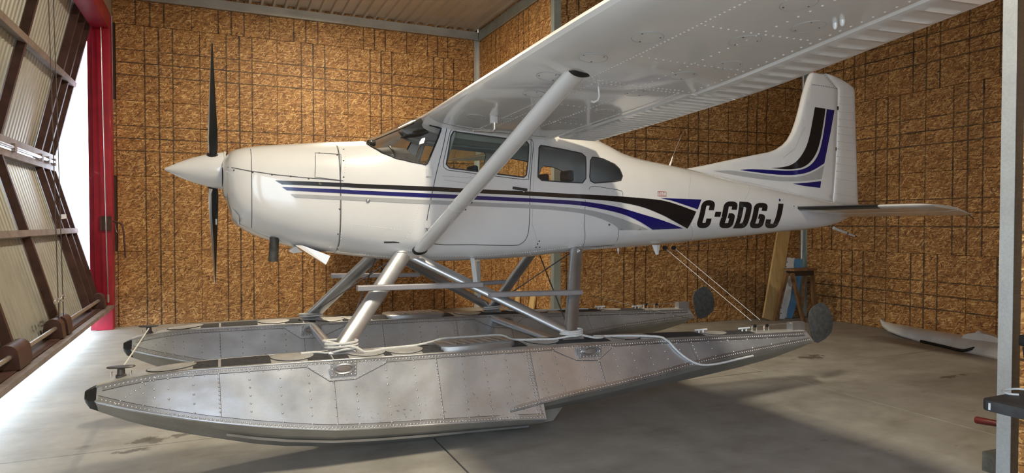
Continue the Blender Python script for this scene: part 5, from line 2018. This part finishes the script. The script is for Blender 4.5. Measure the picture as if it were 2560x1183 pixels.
# ---- conduit on the wall
for px, lab in ((2004.5, 'left galvanised conduit pipe of the pair on the wall above the blue ski'), (2012.5, 'right galvanised conduit pipe of the pair, nearest the corner post')):
    p = at(px, 640, Y=wy(9.2) - .028)
    root = empty('conduit', (p.x, wy(9.2) - .028, p.z), 0, lab, 'pipe', 'conduit pipes on the wall')
    e1 = at(px, 647, Y=wy(9.2) - .028).z
    MB().tube([(p.x, wy(9.2) - .028, e1), (p.x, wy(9.2) - .028, CEIL - .05)], .021, 10).build('pipe', 'pipe_steel', root, 60)
    e2 = at(px, 621, Y=wy(9.2) - .028).z
    MB().tube([(p.x, wy(9.2) - .028, e2 - .03), (p.x, wy(9.2) - .028, e2 + .02)], .025, 10).build('coupling', 'pipe_steel', root, 60)

# ---- offcut boards at the foot of the back wall
for px, w, tilt, lab in ((1290, .16, .02, 'left of two short board offcuts standing against the wall behind the far float'), (1324, .20, -.03, 'right of two short board offcuts standing against the wall behind the far float')):
    p = at(px, 750, X=4.60)
    o = MB().loft([[(4.56 + .09 * t, p.y + tilt * t + a * w / 2, FL + .001 + .52 * t), (4.585 + .09 * t, p.y + tilt * t + a * w / 2, FL + .001 + .52 * t), (4.585 + .09 * t, p.y + tilt * t - a * w / 2, FL + .001 + .52 * t), (4.56 + .09 * t, p.y + tilt * t - a * w / 2, FL + .001 + .52 * t)] for t, a in ((0, 1), (1, .85))]).build('offcut_board', 'pine')
    tag(o, lab, 'board', 'board offcuts at the back wall')

# ---- shallow cup and a dry leaf on the floor
p = at(1519, 830, Z=FL)
o = MB().lathe([(0, .09), (.085, .12), (.088, .125), (.085, .112), (.012, .085), (.012, .0)], (p.x, p.y, FL), (0, 0, 1), 24, False).build('drip_tray', 'pale_sheet', None, 40)
tag(o, 'small white round tray on the floor beyond the near float', 'tray')
p = at(1563, 824, Z=FL)
m = MB()
random.seed(3)
for k in range(5):
    a = 2 * PI * k / 5
    c = Vector((p.x, p.y, FL + .003))
    u, v = Vector((math.cos(a), math.sin(a), .5)), Vector((-math.sin(a), math.cos(a), .1))
    m.add([c, c + u * .05 + v * .03, c + u * .11 + Vector((0, 0, .02)), c + u * .05 - v * .03], [(0, 1, 2, 3)])
tag(m.build('leaf_sprig', 'leaf', None, fix=False), 'dry green leaf sprig on the floor next to the white tray', 'leaf')

# ---- white aircraft ski lying by the end wall
P0 = at(2200, 818, X=9.38)
path = [(9.42, 7.02, .145), (9.40, 6.93, .085), (9.37, 6.78, .04), (9.32, 6.5, .012), (9.25, 6.2, 0), (9.15, 5.8, 0), (9.05, 5.4, 0), (8.97, 5.0, 0), (8.88, 4.6, 0), (8.80, 4.2, 0), (8.76, 4.0, 0)]
wid = [.015, .09, .15, .20, .215, .22, .22, .22, .21, .20, .18]
hgt = [.015, .05, .09, .125, .14, .155, .16, .155, .14, .11, .08]
ski = empty('aircraft_ski', (9.1, 5.6, FL), 0, 'long white upturned aircraft ski lying on the floor along the end wall', 'ski')
rings, flg = [], []
for (x, y, z), w, h in zip(path, wid, hgt):
    s = Vector((.97, .24, 0))
    c = Vector((x, y, FL + z + .012))
    rings.append([c + s * (w * math.cos(PI * k / 10)) + Vector((0, 0, h * math.sin(PI * k / 10))) for k in range(11)])
    flg.append([c + s * (a * (w + .012)) + Vector((0, 0, e_)) for a, e_ in ((-1, -.012), (1, -.012), (1, .004), (-1, .004))])
MB().loft(rings).build('ski_body', 'ski_white', ski, 40)
MB().loft(flg).build('ski_runner', 'pale_sheet', ski, 40)
c = Vector((9.02, 5.25, FL + .155))
MB().loft([[c + Vector((.06 * a, .26 * math.cos(PI * k / 12), .10 * math.sin(PI * k / 12))) for k in range(13)] for a in (-1, 1)]).build('pedestal', 'ski_white', ski, 40)
a, b = at(2434, 856, X=9.02), at(2450, 836, X=9.02)
MB().bar(a - (b - a) * .2, b, .05, .075, up=(0, .6, .6), c=.01).build('pedestal_arm', 'ski_white', ski)
MB().lathe([(-.032, .045), (.032, .045), (.032, .022), (-.032, .022)], b, (1, 0, 0), 20).build('arm_eye', 'ski_white', ski, 40)
MB().lathe([(-.034, .02), (.034, .02)], b, (1, 0, 0), 14).build('arm_bushing', 'rubber', ski, 40)
MB().tube([(9.43, 7.01, .17), (9.40, 6.98, .20), (9.38, 6.94, .18)], .012, 8).build('tip_shackle', 'pipe_steel', ski, 60)
sp_ = smooth_poly([at(2302, 860, X=8.98), at(2330, 868, X=8.93), at(2368, 876, X=8.86), at(2397, 879, X=8.80), at(2430, 872, X=8.84), at(2457, 864, X=8.93), at(2474, 861, X=9.0)], False, 4)
MB().tube([(x, y, max(z, FL + .02)) for x, y, z in sp_], .018, 8).build('ski_strap', 'rubber', ski, 60)

# ---- workbench corner, tool case, cable
XB = 3.45
pc = at(2447, 996, X=XB)
zt_ = pc.z
wb = empty('workbench', (4.0, .9, FL), 0, 'dark grey worktable with a rounded worn corner at the right edge', 'table')
r_ = .05
cor = [(XB + r_ - r_ * math.cos(PI / 2 * k / 6), pc.y - r_ + r_ * math.sin(PI / 2 * k / 6)) for k in range(7)]
poly = [(XB, -.55)] + cor + [(4.64, pc.y), (4.64, -.55)]
tt = MB().prism([(x, y, zt_ - .055) for x, y in poly], (0, 0, .055)).build('tabletop', 'table_grey', wb)
bevel(tt, .008, 2)
for x, y in ((XB + .12, 1.15), (4.5, 1.15), (XB + .12, -.45), (4.5, -.45)):
    MB().box((x - .025, y - .025, FL), (x + .025, y + .025, zt_ - .054)).build('leg', 'table_grey', wb)
MB().box((XB - .002, pc.y - .055, zt_ - .045), (XB + .004, pc.y - .046, zt_ - .012)).build('worn_corner', 'outside_white', wb)
q = at(2541, 968, Z=zt_)
tcx = empty('tool_case', (q.x, q.y, zt_), 0, 'black plastic tool case with a yellow latch on the worktable', 'case')
X0_, Y1_ = q.x, q.y - .02
m = MB().loft([[(X0_ + i, Y1_ - j, zt_ + .001), (X0_ + .24 - i, Y1_ - j, zt_ + .001), (X0_ + .24 - i, Y1_ - .46 + j, zt_ + .001), (X0_ + i, Y1_ - .46 + j, zt_ + .001)] if h == 0 else [(X0_ + i, Y1_ - j, zt_ + h), (X0_ + .24 - i, Y1_ - j, zt_ + h), (X0_ + .24 - i, Y1_ - .46 + j, zt_ + h), (X0_ + i, Y1_ - .46 + j, zt_ + h)] for i, j, h in ((.02, .02, 0), (.0, .0, .22))]).build('case_body', 'case_black', tcx)
bevel(m, .01, 2)
m = MB().box((X0_ - .012, Y1_ - .472, zt_ + .222), (X0_ + .252, Y1_ + .012, zt_ + .285)).build('case_lid', 'case_black', tcx)
bevel(m, .014, 2)
MB().box((X0_ - .024, Y1_ - .10, zt_ + .17), (X0_ - .006, Y1_ - .05, zt_ + .26)).build('case_latch', 'case_yellow', tcx)
pts = [at(a_, b_, Z=zt_ + .006) for a_, b_ in ((2546, 987), (2530, 986), (2514, 983), (2506, 979), (2512, 975), (2530, 973), (2550, 973), (2575, 976))]
tag(MB().tube(smooth_poly(pts, False, 4), .0055, 8).build('white_cable', 'rope_white', None, 60), 'looped end of a white cable lying on the dark worktable', 'cable')

# ---- maul with a red grip and the grey block behind the near corner post
g0, g1 = at(2438, 1050, X=4.95), at(2502, 1061, X=4.98)
dd = (g1 - g0).normalized()
ml = empty('splitting_maul', (g0.x, g0.y, FL), 0, 'wooden handled maul with a dark red grip poking out behind the corner post', 'tool')
MB().tube([g0, g0 + dd * .01, g0 + dd * .09, g0 + dd * .135], [.020, .026, .023, .021], 14).build('grip', 'tool_red', ml, 50)
hd_ = Vector((5.05, 2.69, FL + .05))
MB().tube([g0 + dd * .12, g1, g1 + dd * .05, hd_], [.019, .018, .018, .017], 12).build('handle', 'pine', ml, 50)
bevel(MB().box((hd_.x - .03, hd_.y - .035, FL + .001), (hd_.x + .13, hd_.y + .035, FL + .09)).build('maul_head', 'cable_steel', ml), .008, 2)
q = at(2455, 1128, X=4.72)
o = MB().loft([[(4.72 + a, q.y + .0 + b, FL + h) for a, b in ((0, 0), (.20, -.01), (.20, -.20), (0, -.19))] for h in (.0, q.z - FL)]).build('concrete_block', 'block_grey')
bevel(o, .006, 2)
tag(o, 'rough dark grey block on the floor behind the near corner post', 'block')
